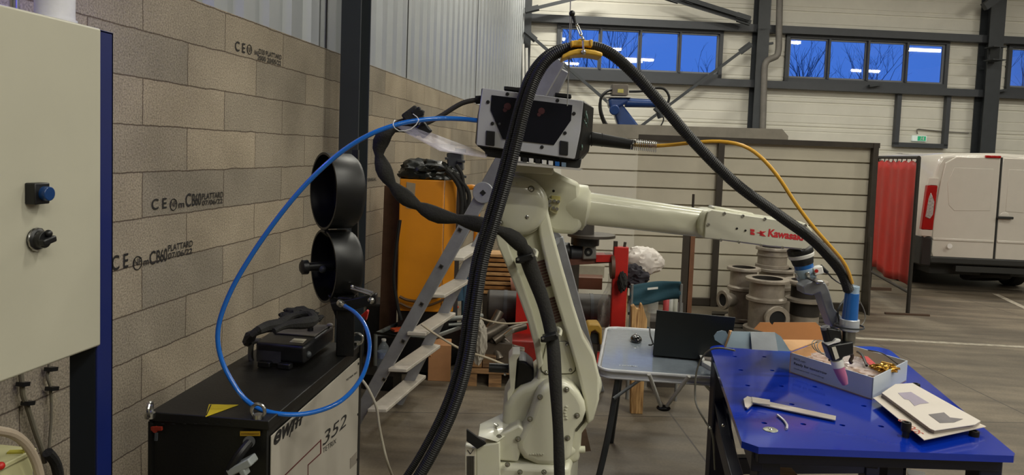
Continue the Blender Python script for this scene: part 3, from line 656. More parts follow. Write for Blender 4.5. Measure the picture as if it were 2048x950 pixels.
h2 = [(x-22*(i < 11)+(-14 if i == 11 else 0), y-4*(i < 11)+(4 if i > 11 else 2), d+.012+(.03 if i > 11 else 0)) for i, (x, y, d) in enumerate(hp[:17])]
h2 = [(772, 1010, 2.22), (834, 920, 2.22), (886, 820, 2.22), (919, 722, 2.23), (934, 622, 2.24), (950, 522, 2.26), (971, 448, 2.28), (1001, 346, 2.28), (1017, 286, 2.28), (1038, 206, 2.29), (1060, 147, 2.31), (1098, 105, 2.32), (1153, 90, 2.33), (1205, 96, 2.345), (1255, 133, 2.345), (1315, 198, 2.37), (1385, 279, 2.4), (1470, 364, 2.43), (1560, 431, 2.47), (1620, 474, 2.5), (1662, 518, 2.53), (1688, 556, 2.55)]
single('hose_conduit', G().corr([V(*p) for p in h2], .0115, 12, .006, .10), BLKR, 'thinner black corrugated hose lying along the left of the thick arching hose', 'hose', 'corrugated hoses over the robot', smooth=15)
# saddle that carries the hose
t = thing('hose_saddle', 'yellow two-piece hose saddle clamped at the top of the black hose arch', 'hose saddle', V(1160, 110, 2.3))
SY = mat('saddle_yellow', 'dcae3e', .42, var=.06)
def arc(pts, d): return pts
obj('top_clamp', G().pp([(1140, 84), (1150, 80), (1184, 80), (1185, 90), (1182, 93), (1146, 92)], 2.255, .085), SY, t, bevel=.004)
obj('clamp_ridge', G().pp([(1155, 80), (1160, 76), (1168, 76), (1171, 80)], 2.26, .07).pp([(1141, 82), (1147, 80), (1147, 93), (1143, 93)], 2.25, .095).pp([(1179, 79), (1186, 79), (1185, 93), (1180, 93)], 2.25, .095), SY, t, bevel=.003)
obj('lower_cradle', G().pp([(1124, 110), (1140, 101), (1156, 97), (1168, 97), (1190, 100), (1206, 105), (1205, 114), (1190, 111), (1170, 108), (1150, 109), (1136, 113), (1124, 119)], 2.25, .095), SY, t, bevel=.005)
obj('bolt', G().cyl(V(1166, 78, 2.24), V(1167, 105, 2.24), .003).sphere(V(1167, 104, 2.245), .008).sphere(V(1165, 78, 2.24), .006), STEEL, t)
t = thing('hanging_hook', 'black ball-ended cord with steel snap hook holding up the yellow hose saddle', 'hook', V(1150, 60, 2.3))
obj('stop_ball', G().sphere(V(1144, 27, 2.3), .0095), BLK, t); obj('rubber_buffer', G().cyl(V(1147, 32, 2.3), V(1150, 46, 2.3), .006, .004), BLK, t)
c_top = V(1144, 20, 2.3); obj('cord', G().tube([V(1150, 44, 2.3), V(1144, 27, 2.3), V(1141, 5, 2.3), Vector((c_top.x-.02, c_top.y, 7.0))], .0018, 6, .3), mat('grey_cord', '8f8f8f', .6), t)
g = G(); 
for p, q in (((1152, 50), (1160, 70)), ((1156, 50), (1164, 68))): g.tube([V(*p, 2.3), V((p[0]+q[0])/2, (p[1]+q[1])/2, 2.3), V(*q, 2.3)], .0022, 8)
g.sphere(V(1154, 50, 2.3), .0045).sphere(V(1162, 70, 2.3), .005).tube([V(1162, 70, 2.3), V(1166, 76, 2.29), V(1165, 84, 2.27)], .0028, 8)
obj('snap_hook', g, STEEL, t)
# blue hose
bh = [(955, 241, 2.42), (925, 238, 2.42), (880, 237, 2.41), (835, 241, 2.38), (795, 249, 2.36), (740, 269, 2.34), (680, 306, 2.33), (618, 362, 2.32), (560, 430, 2.32), (502, 512, 2.32), (458, 590, 2.32), (436, 660, 2.32), (444, 722, 2.32), (478, 784, 2.31), (512, 814, 2.30), (560, 828, 2.30), (620, 826, 2.33), (680, 803, 2.38), (722, 757, 2.5), (739, 700, 2.6), (732, 655, 2.7), (712, 627, 2.78), (690, 612, 2.85)]
t = thing('blue_hose', 'glossy blue air hose looping from the silver box down across the welding machine', 'hose', V(436, 660, 2.32))
obj('hose', G().tube([V(*p) for p in bh], .0078, 12, .015), mat('blue_hose_plastic', '1565c0', .2, var=.04, coat=.5), t)
obj('fitting', G().cyl(V(690, 612, 2.85), V(681, 606, 2.87), .009).cyl(V(683, 608, 2.865), V(679, 605, 2.875), .014), STEEL, t)

# ---- silver and black box on the robot
dB = 2.40
t = thing('wire_feeder', 'silver-faced black box with a dark window mounted on top of the robot', 'wire feeder box', base_at(1070, 330, dB+.12, V(1070, 332, dB).z))
fr = [(963, 177), (1166, 202), (1170, 206), (1164, 262), (1158, 318), (1148, 320), (957, 294), (953, 287), (958, 230)]
bk = [(966, 180), (1166, 202), (1186, 216), (1183, 262), (1176, 303), (1164, 318), (957, 294), (950, 286), (955, 230)]
obj('housing', G().loft([V(x, y, dB+.012) for x, y in fr], [V(x+(0 if x < 1000 else 2), y, dB+.09) for x, y in bk]), BLKS, t, bevel=.002)
obj('rear_case', G().loft([V(x, y, dB+.09) for x, y in bk], [V(x, y, dB+.26) for x, y in bk]), BLKS, t, bevel=.004)
SILV = mat('silver_front', 'b4b6bc', .45, .25, var=.04)
fp = obj('front_plate', G().pp([(965, 176), (1164, 201), (1167, 204), (1161, 262), (1150, 317), (1147, 318), (953, 290), (957, 230)], dB, .014), SILV, t, bevel=.002)
wn = obj('window', G().pp([(983, 190), (1145, 210), (1142, 241), (1108, 290), (1005, 278), (981, 220)], dB-.004, .008), mat('dark_acrylic', '15161e', .15, var=.08, spec=.3), t, bevel=.001)
WR = mat('dim_red_reel', '4a2026', .4)
for x, y, r in ((1015, 213, .012), (1083, 222, .011)): obj('reel_part', G().lathe([(0, .001), (r, .001), (r, 0)], V(x, y, dB-.0045), -N, 9).lathe([(0, .001), (r*.6, .001), (r*.6, 0)], V(x-5, y+7, dB-.0045), -N, 7), WR, wn)
for a, b, c_, d_ in ((972, 261, 990, 292), (1120, 281, 1137, 311)): obj('latch', G().pp([(a, b), (c_, b+2), (c_-1, d_), (a-1, d_-2)], dB-.006, .01), BLK, t, bevel=.002)
for x, y in ((1015, 188), (976, 204), (985, 247), (1115, 201), (1148, 227), (1130, 266), (1084, 294)): obj('screw', G().lathe([(0, .003), (.0035, .004), (.0055, .0035), (.006, 0)], V(x, y, dB), -N, 12), BLK, t)
obj('screw', G().lathe([(0, .003), (.004, .002), (.0045, 0)], V(999, 248, dB-.004), -N, 12), DST, t)
for a, b, c_, d_ in ((1008, 172, 1044, 184), (1110, 185, 1143, 197)): obj('lid_latch', G().pp([(a, b), (c_, b+3), (c_, d_), (a, d_-4)], dB+.05, .1), BLK, t, bevel=.003)
obj('lower_tray', G().pp([(958, 294), (1148, 320), (1164, 316), (1160, 336), (1148, 336), (971, 313), (970, 304)], dB+.03, .2), BLK, t, bevel=.003)
g = G(); 
for k, x in enumerate(range(1032, 1128, 13)): obj('connector', G().pp([(x, 313+k*1.6), (x+9, 314+k*1.6), (x+9, 323+k*1.6), (x, 322+k*1.6)], dB+.014, .03), [WHITE, BLK, WHITE, BLK, WHITE, WHITE, WBL, mat('grey_blue', '6b8296', .4)][k], t, bevel=.001)
g = G()
for p, q in (((1172, 222), (1170, 236)), ((1168, 240), (1174, 254)), ((1164, 290), (1163, 300)), ((1173, 228), (1175, 246))): g.tube([V(*p, dB+.02), V((p[0]+q[0])/2+1, (p[1]+q[1])/2, dB+.01), V(*q, dB+.02)], .0022, 6)
obj('side_cables', g, mat('grey_green', '5f7a72', .35, .3), t)
single('mounting_plate', G().pp([(1020, 324), (1150, 336), (1166, 338), (1160, 341), (1020, 329)], dB+.01, .26), mat('clear_acrylic_edge', 'b9b6b0', .2, var=.05, coat=.4), 'thin clear-edged plate between the silver box and the robot elbow', 'plate')
# short black cable into the left side
t = thing('black_cable', 'thick black cable entering the upper left side of the silver-faced box', 'cable', V(900, 215, 2.5))
obj('cable', G().tube([V(x, y, 2.5) for x, y in ((958, 200), (945, 201), (925, 206), (905, 217), (885, 230), (862, 242), (840, 252))], .0085, 10), mat('dark_grey_cable', '33302c', .45), t)
obj('gland', G().cyl(V(962, 199, 2.5), V(951, 200, 2.5), .014), BLK, t)
# tape wrapped clip
t = thing('cable_clip', 'black taped clip bundling the blue hose and cables left of the silver box', 'clip', V(835, 245, 2.4))
obj('upper_arm', G().obox(V(812, 243, 2.43), V(840, 222, 2.43), .035, .05), BLKM, t, bevel=.006)
obj('upper_fin', G().pp([(822, 222), (833, 218), (848, 220), (846, 231), (826, 233)], 2.41, .03).pp([(834, 214), (840, 213), (841, 220), (834, 221)], 2.41, .02), BLK, t, bevel=.003)
obj('lower_wedge', G().pp([(795, 250), (838, 246), (846, 268), (836, 272), (808, 258)], 2.42, .03), BLK, t, bevel=.004)
obj('lower_arm', G().obox(V(838, 250, 2.43), V(856, 270, 2.43), .028, .04), BLK, t, bevel=.005)
obj('wire_tie', G().tube([V(790, 240, 2.34), V(786, 250, 2.33), V(798, 262, 2.34), V(822, 258, 2.35), V(838, 240, 2.36), V(826, 228, 2.37)], .0016, 6), mat('clear_tie', 'c9c9c9', .2), t)
# clear strip under the clip
CP = film_mat('clear_plastic_sheet', 'c9c4d4', .3, .4)
a = [V(794, 254, 2.38), V(830, 256, 2.42), V(900, 290, 2.44), V(975, 310, 2.44), V(972, 316, 2.38), V(900, 305, 2.36), V(880, 302, 2.36), V(815, 268, 2.36)]
single('clear_plastic_strip', G().prism(a, Z*.004), CP, 'clear plastic strip stretched between the taped clip and the silver box', 'plastic strip')
# yellow line with black plug
t = thing('yellow_cable', 'yellow torch cable with long black plug and spring right of the silver box', 'cable', V(1220, 285, 2.5))
obj('plug', G().cyl(V(1165, 276, 2.5), V(1182, 277, 2.5), .024).cyl(V(1182, 277, 2.5), V(1268, 290, 2.47), .0235, .0165), BLK, t, bevel=.003)
obj('plug_groove', G().cyl(V(1182, 277, 2.5), V(1183.5, 277, 2.5), .0262).cyl(V(1203, 280, 2.494), V(1204.5, 280, 2.494), .0232), DARK, t)
a0, a1 = V(1262, 289, 2.47), V(1314, 294, 2.46); ax = (a1-a0).normalized(); u, v = basis(ax); L_ = (a1-a0).length
obj('spring', G().tube([a0+ax*L_*k/220+(u*math.cos(k*2*math.pi/16)+v*math.sin(k*2*math.pi/16))*.0175 for k in range(221)], .0015, 6, raw=True), STEEL, t)
yc = [(1262, 289, 2.47), (1300, 292, 2.46), (1340, 290, 2.45), (1390, 285, 2.42), (1440, 283, 2.4), (1485, 291, 2.38), (1520, 313, 2.38), (1555, 352, 2.38), (1590, 405, 2.39), (1625, 452, 2.41), (1660, 492, 2.44), (1684, 520, 2.48), (1696, 542, 2.5), (1704, 566, 2.53)]
obj('line', G().tube([V(*p) for p in yc], .0062, 10), mat('yellow_hose', 'dba636', .35, var=.05), t)

# ---- torch with bracket
t = thing('welding_torch', 'black robot welding torch with pink ceramic nozzle on a grey cranked bracket', 'welding torch', V(1690, 690, 2.58))
cx_ = lambda x, y: (1540+x/3.518, 490+y/3.518)
BR = [(232, 300), (262, 268), (330, 248), (392, 268), (418, 320), (455, 450), (505, 505), (520, 590), (440, 585), (398, 480), (352, 335), (300, 355), (240, 345)]
obj('bracket', G().pp([cx_(*p) for p in BR], 2.62, .07), mat('grey_anodised', '8f9195', .45, .5, var=.06), t, bevel=.004)
obj('bracket_cap', G().pp([cx_(*p) for p in ((318, 250), (375, 250), (392, 268), (330, 275))], 2.6, .1), STEEL, t, bevel=.004)
TX = lambda x, y, d=2.56: V(*cx_(x, y), d)
def seg(nm, a, b, r0, r1, mt, **k): return obj(nm, G().cyl(a, b, r0*2.56/F/3.518, r1*2.56/F/3.518, 28), mt, t, bevel=.002, **k)
seg('hose_collar', TX(584, 285), TX(578, 340), 46, 46, CLR); seg('blue_grip', TX(578, 335), TX(560, 530), 48, 54, WBL)
seg('union_nut', TX(561, 520), TX(556, 600), 66, 66, mat('white_metal_nut', 'c5cad2', .3, .4, var=.05)); seg('connector_sleeve', TX(556, 598), TX(552, 690), 46, 44, mat('brushed_steel', '8e8d88', .35, .9, var=.1))
obj('nut_band', G().lathe([(.0493, 0), (.0493, .006), (.047, .006), (.047, 0)], TX(558, 565), (TX(556, 600)-TX(561, 520)), 28, close=True), DST, t)
obj('clamp_arm', G().pp([cx_(*p) for p in ((400, 585), (500, 600), (515, 690), (430, 700))], 2.54, .05), BLK, t, bevel=.004)
obj('torch_neck', G().cyl(TX(390, 590, 2.56), TX(420, 690, 2.56), .0165, .018), BLK, t, bevel=.002)
obj('neck_cap', G().cyl(TX(385, 572, 2.56), TX(391, 592, 2.56), .016, .0165), mat('grey_cap', '77777a', .4), t, bevel=.002)
obj('torch_body', G().pp([cx_(*p) for p in ((400, 710), (490, 695), (590, 680), (590, 772), (520, 790), (510, 810), (440, 822))], 2.53, .055), BLK, t, bevel=.005)
obj('white_clip', G().pp([cx_(*p) for p in ((402, 703), (452, 682), (468, 662), (500, 665), (497, 684), (440, 700), (408, 712))], 2.525, .05), WHITE, t, bevel=.003)
obj('type_label', G().pp([cx_(*p) for p in ((435, 722), (462, 715), (488, 795), (462, 808))], 2.527, .004), mat('white_label', 'c9c4b2'), t)
obj('nozzle_collar', G().cyl(TX(468, 805), TX(482, 860), .022, .0205), WHITE, t, bevel=.003)
obj('ceramic_nozzle', G().lathe([(.0, 0), (.0195, 0), (.0185, .02), (.0165, .045), (.012, .062), (.0105, .068), (.007, .068), (.007, .04)], TX(480, 855), TX(515, 945)-TX(480, 855), 28), mat('pink_ceramic', 'b0688c', .45, var=.06), t)
obj('wire_guide', G().tube([TX(575, 765), TX(578, 790), TX(565, 815), TX(575, 830)], .0065, 8), mat('brown_metal', '4c4038', .4, .4), t)
single('sensor_cable', G().tube([V(1652, 541, 2.68), V(1664, 556, 2.68), V(1682, 568, 2.68), V(1700, 576, 2.66), V(1688, 600, 2.64), V(1676, 620, 2.62), V(1680, 655, 2.61)], .0028, 6), BLK, 'thin black sensor cable running from the wrist plug to the torch hose', 'cable')
single('sensor_cable', G().tube([V(1712, 590, 2.62), V(1726, 615, 2.62), V(1731, 635, 2.62), V(1722, 652, 2.6), V(1708, 654, 2.56)], .002, 6), mat('grey_thin_wire', '6a675f', .5), 'thin grey wire bowing out to the right of the blue torch grip', 'cable')
# ================================================================== left foreground
# control cabinet on its blue post; its door lies in the plane X = CX, parallel to the wall
CX = -1.36
tl, tr, bl, br = PX(-60, 0, CX), PX(194, 57, CX), PX(0, 765, CX), PX(196, 690, CX)
zt_, zb_ = tr.z, br.z; y1 = (tr.y+br.y)/2; y0 = y1-.80
t = thing('control_cabinet', 'tall pale grey electrical cabinet at the left edge, mounted on a blue steel post', 'electrical cabinet', (CX-.1, y0+.4, 0))
GREY = mat('cabinet_grey', 'b5b2a1', .42, var=.03, scale=3, bump=.03)
obj('body', G().box((CX-.1, (y0+y1)/2, (zt_+zb_)/2), (.19, y1-y0-.012, zt_-zb_-.02)), GREY, t, bevel=.004)
obj('door', G().box((CX, (y0+y1)/2, (zt_+zb_)/2), (.022, y1-y0, zt_-zb_)), GREY, t, bevel=.006, seg=3)
PBL = mat('post_blue', '0c1d5e', .42, var=.08, coat=.15)
pr = PX(226, 400, CX); pw = pr.y-y1
print('CAB', y0, y1, zt_, zb_, 'post w', pw)
obj('stand_post', G().box((CX-.003, y1+pw/2, zt_/2), (.006, pw, zt_-.004)).box((CX-.077, y1+pw/2, zt_/2), (.006, pw, zt_-.004)).box((CX-.04, y1+pw-.003, zt_/2), (.08, .006, zt_-.004)).box((CX-.04, y1+pw/2, zt_-.004), (.08, pw, .006)), PBL, t, bevel=.001)
obj('post_front_shade', G().box((CX-.0435, y1+.001, zt_/2-.004), (.075, .006, zt_-.012)), mat('dark_navy_shade', '06101c', .7), t)  # dark sheet over the open front, painted-in shade of the channel inside
obj('post_bracket', G().box((CX-.1, y1-.02, zb_+.35), (.1, .05, .5)), NAVY, t)
obj('base_plate', G().box((CX-.04, y1+pw/2, .01), (.25, .25, .02)), NAVY, t)
p = PX(229, 661, CX); obj('screw', G().sphere(p-Vector((.03, 0, 0)), .008), STEEL, t)
c = PX(68, 386, CX+.012); bt = obj('push_button', G().box((c.x+.012, c.y-.004, c.z), (.028, .046, .050)), BLK, t, bevel=.003)
obj('button_cap', G().cyl((c.x+.022, c.y+.0, c.z), (c.x+.042, c.y+.0, c.z), .017, n=24), mat('blue_button', '123a70', .3), bt, bevel=.002)
c = PX(70, 478, CX+.012); kn = obj('rotary_switch', G().lathe([(.026, 0), (.026, .008), (.020, .012), (.020, .028), (0, .028)], c, (1, 0, 0), 28), BLK, t, bevel=.001)
obj('switch_handle', G().obox(c+Vector((.032, -.02, -.006)), c+Vector((.032, .02, .002)), .02, .016).sphere(c+Vector((.03, .006, .014)), .009), BLK, kn, bevel=.004)
obj('chrome_bezel', G().tube([c+Vector((.006, .026*math.cos(a/12*6.283), .026*math.sin(a/12*6.283))) for a in range(12)], .003, 6, raw=True, closed=True), STEEL, kn)
# white pipe and small blue beacon above the cabinet
c = Vector((CX-.11, PX(110, 20, CX-.11).y, zt_))
t = thing('white_duct', 'white plastic duct rising from the top of the grey cabinet at upper left', 'duct', c)
obj('pipe', G().cyl(c, c+Z*1.2, .047, n=32), mat('white_pvc', 'dcdce4', .35), t); obj('collar', G().cyl(c, c+Z*.02, .052, n=32), MATS['white_pvc'], t)
# the beacon, just above the frame, gives the blue glow
c = Vector((CX-.25, PX(60, 20, CX-.1).y+.12, zt_+.25))
t = thing('status_beacon', 'blue status lamp above the grey electrical cabinet, out of the picture', 'beacon', (c.x, c.y, zt_))
obj('stem', G().cyl((c.x, c.y, zt_-.02), (c.x, c.y, c.z-.05), .012), STEEL, t); obj('lens', G().cyl(c-Z*.05, c+Z*.05, .03, n=20), mat('lit_blue_lens', '2030ff', .3, emit=12, var=0), t)
pl_ = bpy.data.lights.new('beacon_light', 'POINT'); pl_.energy = 6; pl_.color = (.12, .12, 1); pl_.shadow_soft_size = .05
po = bpy.data.objects.new('beacon_light', pl_); COL.objects.link(po); po.parent = t; po.location = Vector((.07, .07, c.z-zt_))

# cables clipped to the wall beneath the cabinet
GCB = mat('dusty_grey_cable', '76705f', .7, var=.15)
def wallcable(pts, r, lab, clips):
    t = thing('wall_cable', lab, 'cable', PX(*pts[-1], -1.97), 0)
    obj('cable', G().tube([PX(x, y, -1.975) for x, y in pts], r, 8), GCB, t)
    for x, y in clips: obj('cable_clip', G().obox(PX(x-7, y+1, -1.97), PX(x+7, y-1, -1.97), .03, .014), BLK, t)
wallcable([(36, 700), (42, 748), (44, 768), (46, 790), (52, 806), (60, 830), (72, 868), (84, 900), (90, 925)], .0085, 'thicker grey cable clipped to the block wall below the cabinet, left one', [(46, 768), (56, 806)])
wallcable([(96, 690), (98, 735), (94, 752), (99, 768), (101, 778), (103, 820), (101, 860), (97, 905)], .005, 'thin grey cable clipped to the block wall below the cabinet, right one', [(102, 738), (104, 777)])
single('cable_coil', G().tube([PX(x, y, -1.94) for x, y in ((95, 905), (108, 920), (116, 945), (118, 990))], .018, 10), BLKM, 'dark cable bundle hanging low on the wall where the clipped cables end', 'cable')
# beige junction box bottom left
bxw = -1.30
q = PX(67, 905, bxw); zt2 = q.z
t = thing('junction_box', 'low cream steel box with yellow tag at the bottom left corner', 'junction box', (bxw-.15, q.y-.3, 0))
BEI = mat('cream_box', 'b9b68c', .5, var=.04)
obj('body', G().box((bxw-.15, q.y-.45, zt2/2), (.3, .9, zt2)), BEI, t, bevel=.004); obj('lid', G().box((bxw-.15, q.y-.45, zt2+.004), (.31, .91, .012)), BEI, t, bevel=.003)
p = FL(26, 905, zt2+.012); obj('yellow_tag', G().obox(p-Vector((.012, 0, 0)), p+Vector((.02, .01, .0)), .014, .004).cyl(p+Vector((.02, .01, 0)), p+Vector((.022, .01, .014)), .004), mat('dull_yellow', 'a8a03c', .5), t)
p = FL(1, 932, zt2+.016); obj('red_knob', G().sphere(p, .009), RED, t)
single('grey_conduit', G().tube([PX(x, y, bxw+.03) for x, y in ((-40, 856), (0, 862), (25, 868), (48, 884), (66, 910), (78, 945), (84, 990))], .010, 10), mat('pinkish_conduit', 'a39583', .5), 'pale grey conduit curving over the cream box at the bottom left', 'cable')

# ------------------------------------------------ welding power source
WH = .885
a_ = FL(538, 842, WH); e_ = FL(722, 688, WH); b_ = FL(280, 834, WH)
xr = a_.x-.0; xl = b_.x; yn = (a_.y+b_.y)/2; yf = e_.y
print('WELDER', a_, b_, e_)
rot = math.atan2(-(e_.x-a_.x), e_.y-a_.y)       # small turn of the machine
t = thing('welding_machine', 'black welding power source with white side panel reading 352, lifting eyes on top', 'welding machine', (a_.x, a_.y, 0), rot)
Mw = WM[t]; W_ = (b_-a_).length*math.cos(0); Lw = (e_-a_).length
def LW(x, y, z): return Mw @ Vector((x, y, z))     # x to the left is negative, y to the rear
bl_ = Mw.inverted() @ b_
print('welder local b', bl_, 'len', Lw)
Wd = -bl_.x
def wbox(x0, x1, y0, y1, z0, z1): return G().prism([LW(x0, y0, z0), LW(x1, y0, z0), LW(x1, y1, z0), LW(x0, y1, z0)], Z*(z1-z0))
obj('case', wbox(-Wd+.006, -.006, .008, Lw-.005, .12, WH-.02), BLKS, t, bevel=.004)
obj('lid', wbox(-Wd, 0, 0, Lw, WH-.03, WH), BLKS, t, bevel=.003)
obj('front_frame', wbox(-Wd, -Wd+.012, -.003, .01, .12, WH-.03), BLKS, t)
sp = obj('side_panel', wbox(-.003, .0015, .02, Lw-.02, .15, WH-.055), mat('satin_white_panel', 'b9b3a7', .38, .15, var=.05, scale=2), t, bevel=.001)
obj('corner_trim', wbox(-.008, .004, Lw-.02, Lw+.005, .12, WH), BLKS, t)
for (yy, zz) in ((.04, WH-.075), (Lw-.04, WH-.075), (Lw-.03, WH-.3), (Lw-.03, WH-.5)): obj('screw', G().cyl(LW(.001, yy, zz), LW(.005, yy, zz), .005, n=10), BLK, sp)
yd_ = (LW(0, 1, 0)-LW(0, 0, 0))
def onside(s, px0, px1, py, py1, h, mt=INK, bold=.02, shear=0, sp_=1.0):
    # place lettering through its ends on the side plane
    def pt(px, py):
        r = ray(px, py); n_ = LW(1, 0, 0)-LW(0, 0, 0); o = LW(.002, 0, 0); return CAM + r*((o-CAM).dot(n_)/r.dot(n_))
    p0, p1 = pt(px0, py), pt(px1, py1); xd = (p1-p0).normalized(); yd = (Z-xd*xd.z).normalized(); hh = abs(pt(px0, py-h).z-p0.z)
    return text(s, p0, xd, yd, hh, mt, sp, width=(p1-p0).length, bold=bold, shear=shear, name='lettering', ext=.0008), pt
_, spt = onside('ewm', 547, 604, 893, 848, 26, bold=.03, shear=.3)
onside('352', 645, 692, 893, 851, 26, shear=.15, bold=0); onside('TETRIX', 645, 672, 907, 886, 10, bold=0)
onside('TETRIX 352', 692, 714, 763, 746, 4)
g = G(); 
def ln(pts, w=.0045):
    P_ = [spt(x, y) for x, y in pts]
    for u, v in zip(P_, P_[1:]): g.obox(u, v, .0015, w, Z)
ln([(560, 960), (642, 880), (642, 906), (616, 930), (616, 975)])
g.obox(spt(641, 879), spt(641, 908), .0015, .005, yd_); g.obox(spt(616, 929), spt(616, 980), .0015, .005, yd_)
obj('red_line_graphic', g, mat('dark_red_line', '5c1f20', .5), sp)
g = G(); g.obox(spt(579, 874), spt(584, 852), .0015, .005, yd_).obox(spt(590, 848), spt(606, 833), .0015, .005, Z).obox(spt(594, 850), spt(598, 830), .0015, .004, yd_); obj('lettering', g, INK, sp)
obj('small_sticker', G().prism([spt(700, 917), spt(713, 903), spt(713, 925), spt(700, 938)], LW(.001, 0, 0)-LW(0, 0, 0)), mat('grey_sticker', '8d857a', .6), sp)
# lifting eyes
def eye(px, py, plane_z, r, ax, lean=0):
    c = FL(px, py, plane_z); u, v = basis(Vector(ax)); n = 22
    g = G().tube([c+Z*r+(u*math.cos(2*math.pi*k/n)+v*math.sin(2*math.pi*k/n))*r for k in range(n)], r*.26, 8, raw=True, closed=True)
    g.cyl((c.x, c.y, WH-.004), (c.x, c.y, WH+.012), r*.7); obj('lifting_eye', g, STEEL, t)
eye(516, 836, WH, .022, N+H*.15); eye(714, 689, WH, .024, N); eye(300, 833, WH, .022, H+N*.2)
# warning triangle lying on the lid, knob, label, plug on the front
a3, b3, c3 = FL(418, 809, WH+.001), FL(477, 810, WH+.001), FL(411, 834, WH+.001)
wt = obj('warning_triangle', G().prism([a3, b3, c3], Z*.001), mat('warning_yellow', 'c9b21e', .5, var=.05), t)
obj('printed_bar', G().prism([a3.lerp(c3, .05)+(b3-a3)*.05, a3.lerp(c3, .05)+(b3-a3)*.09, a3.lerp(c3, .9)+(b3-a3)*.03, a3.lerp(c3, .9)], Z*.0018), INK, wt)
def wf(px, py, off=.0):      # on the front face
    r = ray(px, py); n_ = LW(0, 1, 0)-LW(0, 0, 0); o = LW(0, -.004-off, 0); return CAM + r*((o-CAM).dot(n_)/r.dot(n_))
kn = obj('red_switch', G().lathe([(0, .012), (.008, .012), (.01, 0)], wf(313, 858), -N, 20).obox(wf(303, 857, .008), wf(324, 857, .008), .008, .011), mat('dim_red', '7a2415', .45), t)
obj('switch_lever', G().obox(wf(313, 866, .012), wf(312, 881, .012), .006, .008), DST, kn)
yl = obj('yellow_label', G().prism([wf(480, 863), wf(520, 863), wf(520, 872), wf(480, 872)], N*.002), mat('amber_label', 'a8841c', .5), t)
g = G()
for k in range(9): g.obox(wf(483+k*4, 867.5, .002), wf(486+k*4-.6, 867.5, .002), .0005, .004)
obj('printed_text', g, mat('amber_ink', '6b4d10', .6), yl)
obj('socket', G().cyl(wf(498, 884, 0), wf(498, 884, .02), .018), BLK, t)
obj('drawn_cable', G().tube([wf(498, 886, .02), wf(484, 902, .05), wf(468, 925, .06), wf(455, 955, .06), wf(448, 990, .05)], .014, 10), BLKR, t)
obj('connector_housing', G().obox(wf(462, 942, .05), wf(507, 918, .05), .05, .024).obox(wf(486, 936, .06), wf(492, 950, .06), .03, .02), mat('grey_connector', '8f9492', .45), t, bevel=.004)
g = G()
for x in range(300, 470, 22): g.obox(wf(x, 848, .001), wf(x+6, 848, .001), .001, .002)
obj('vent_slot', g, DARK, t)
# wheels
for x in (-.06, -Wd+.06):
    for y_ in (.12, Lw-.14): obj('wheel', G().cyl(LW(x-.02, y_, .07), LW(x+.02, y_, .07), .07, n=24), BLK, t, bevel=.006)
obj('base_frame', wbox(-Wd+.02, -.02, .02, Lw-.02, .09, .13), BLKS, t)

# ------------------------------------------------ remote unit lying on the lid
q = [FL(505, 722, WH), FL(620, 734, WH), FL(668, 676, WH), FL(566, 662, WH)]
t = thing('control_unit', 'black portable control case with grey top panel lying on the welding machine', 'control case', tuple((q[0]+q[2])/2), 0)
zc = WH+.09
Q = [FL(511, 684, zc), FL(610, 693, zc), FL(668, 650, zc), FL(556, 649, zc)]
bse = [Vector((p.x, p.y, WH+.02)) for p in Q]; top = [Vector((p.x, p.y, zc)) for p in Q]
obj('case', G().loft(bse, top), BLK, t, bevel=.012, seg=3)
def on(u, v, z): 
    a = top[0].lerp(top[1], u); b = top[3].lerp(top[2], u); p = a.lerp(b, v); return Vector((p.x, p.y, z))
obj('top_panel', G().prism([on(.15, .45, zc), on(.95, .4, zc), on(.97, .95, zc), on(.12, .95, zc)], Z*.006), mat('grey_panel', '5d5952', .5, var=.15), t, bevel=.002)
obj('white_label', G().prism([on(.62, .12, zc), on(.88, .12, zc), on(.86, .28, zc), on(.62, .28, zc)], Z*.002), mat('white_label', 'c9c4b2'), t)
obj('front_display', G().prism([top[0].lerp(top[1], .03)-Z*.03-N*.002, top[0].lerp(top[1], .52)-Z*.03-N*.002, top[0].lerp(top[1], .52)-Z*.075-N*.002, top[0].lerp(top[1], .03)-Z*.075-N*.002], N*.004), mat('dim_grey_display', '36363a', .4), t)
obj('selector_knob', G().lathe([(.012, 0), (.012, .016), (0, .018)], on(.75, .62, zc+.005), Z, 16), BLK, t)
obj('corner_button', G().sphere(on(.97, .9, zc+.008), .014, (1, 1, .6)), mat('grey_button', '9a968c', .5), t)
p0, p1 = on(.0, .2, zc-.01), on(.0, .9, zc-.01); sd = (top[0]-top[1]).normalized()
obj('carry_handle', G().tube([p0, p0+sd*.035-Z*.01, p0+sd*.04-Z*.07, p0+sd*.03-Z*.09], .011, 8), mat('grey_handle', '4b4943', .5), t)
for u in (.1, .5): obj('foot', G().obox(on(u, .0, WH+.012)-N*.01, on(u+.25, .0, WH+.012)-N*.01, .03, .022), BLK, t, bevel=.004)
obj('side_plug', G().sphere(on(1.0, .1, WH+.05), .013), DST, t)
single('coiled_cable', G().tube([FL(495, 684, WH+.05)+Z*0, V(505, 668, 2.55), V(530, 655, 2.6), V(560, 648, 2.65), V(580, 634, 2.7), V(600, 628, 2.72), V(620, 626, 2.72), V(628, 640, 2.7), V(610, 646, 2.65), V(575, 650, 2.62), V(548, 662, 2.57)], lambda t: .016+.006*math.sin(t*24), 8), BLKM, 'crumpled black cable lying across the black control case', 'cable')
single('folded_sleeve', G().lump(V(600, 634, 2.78), (.07, .05, .03), 4, .35, 2.5), BLKM, 'dark rumpled fabric sleeve heaped behind the black control case', 'sleeve')

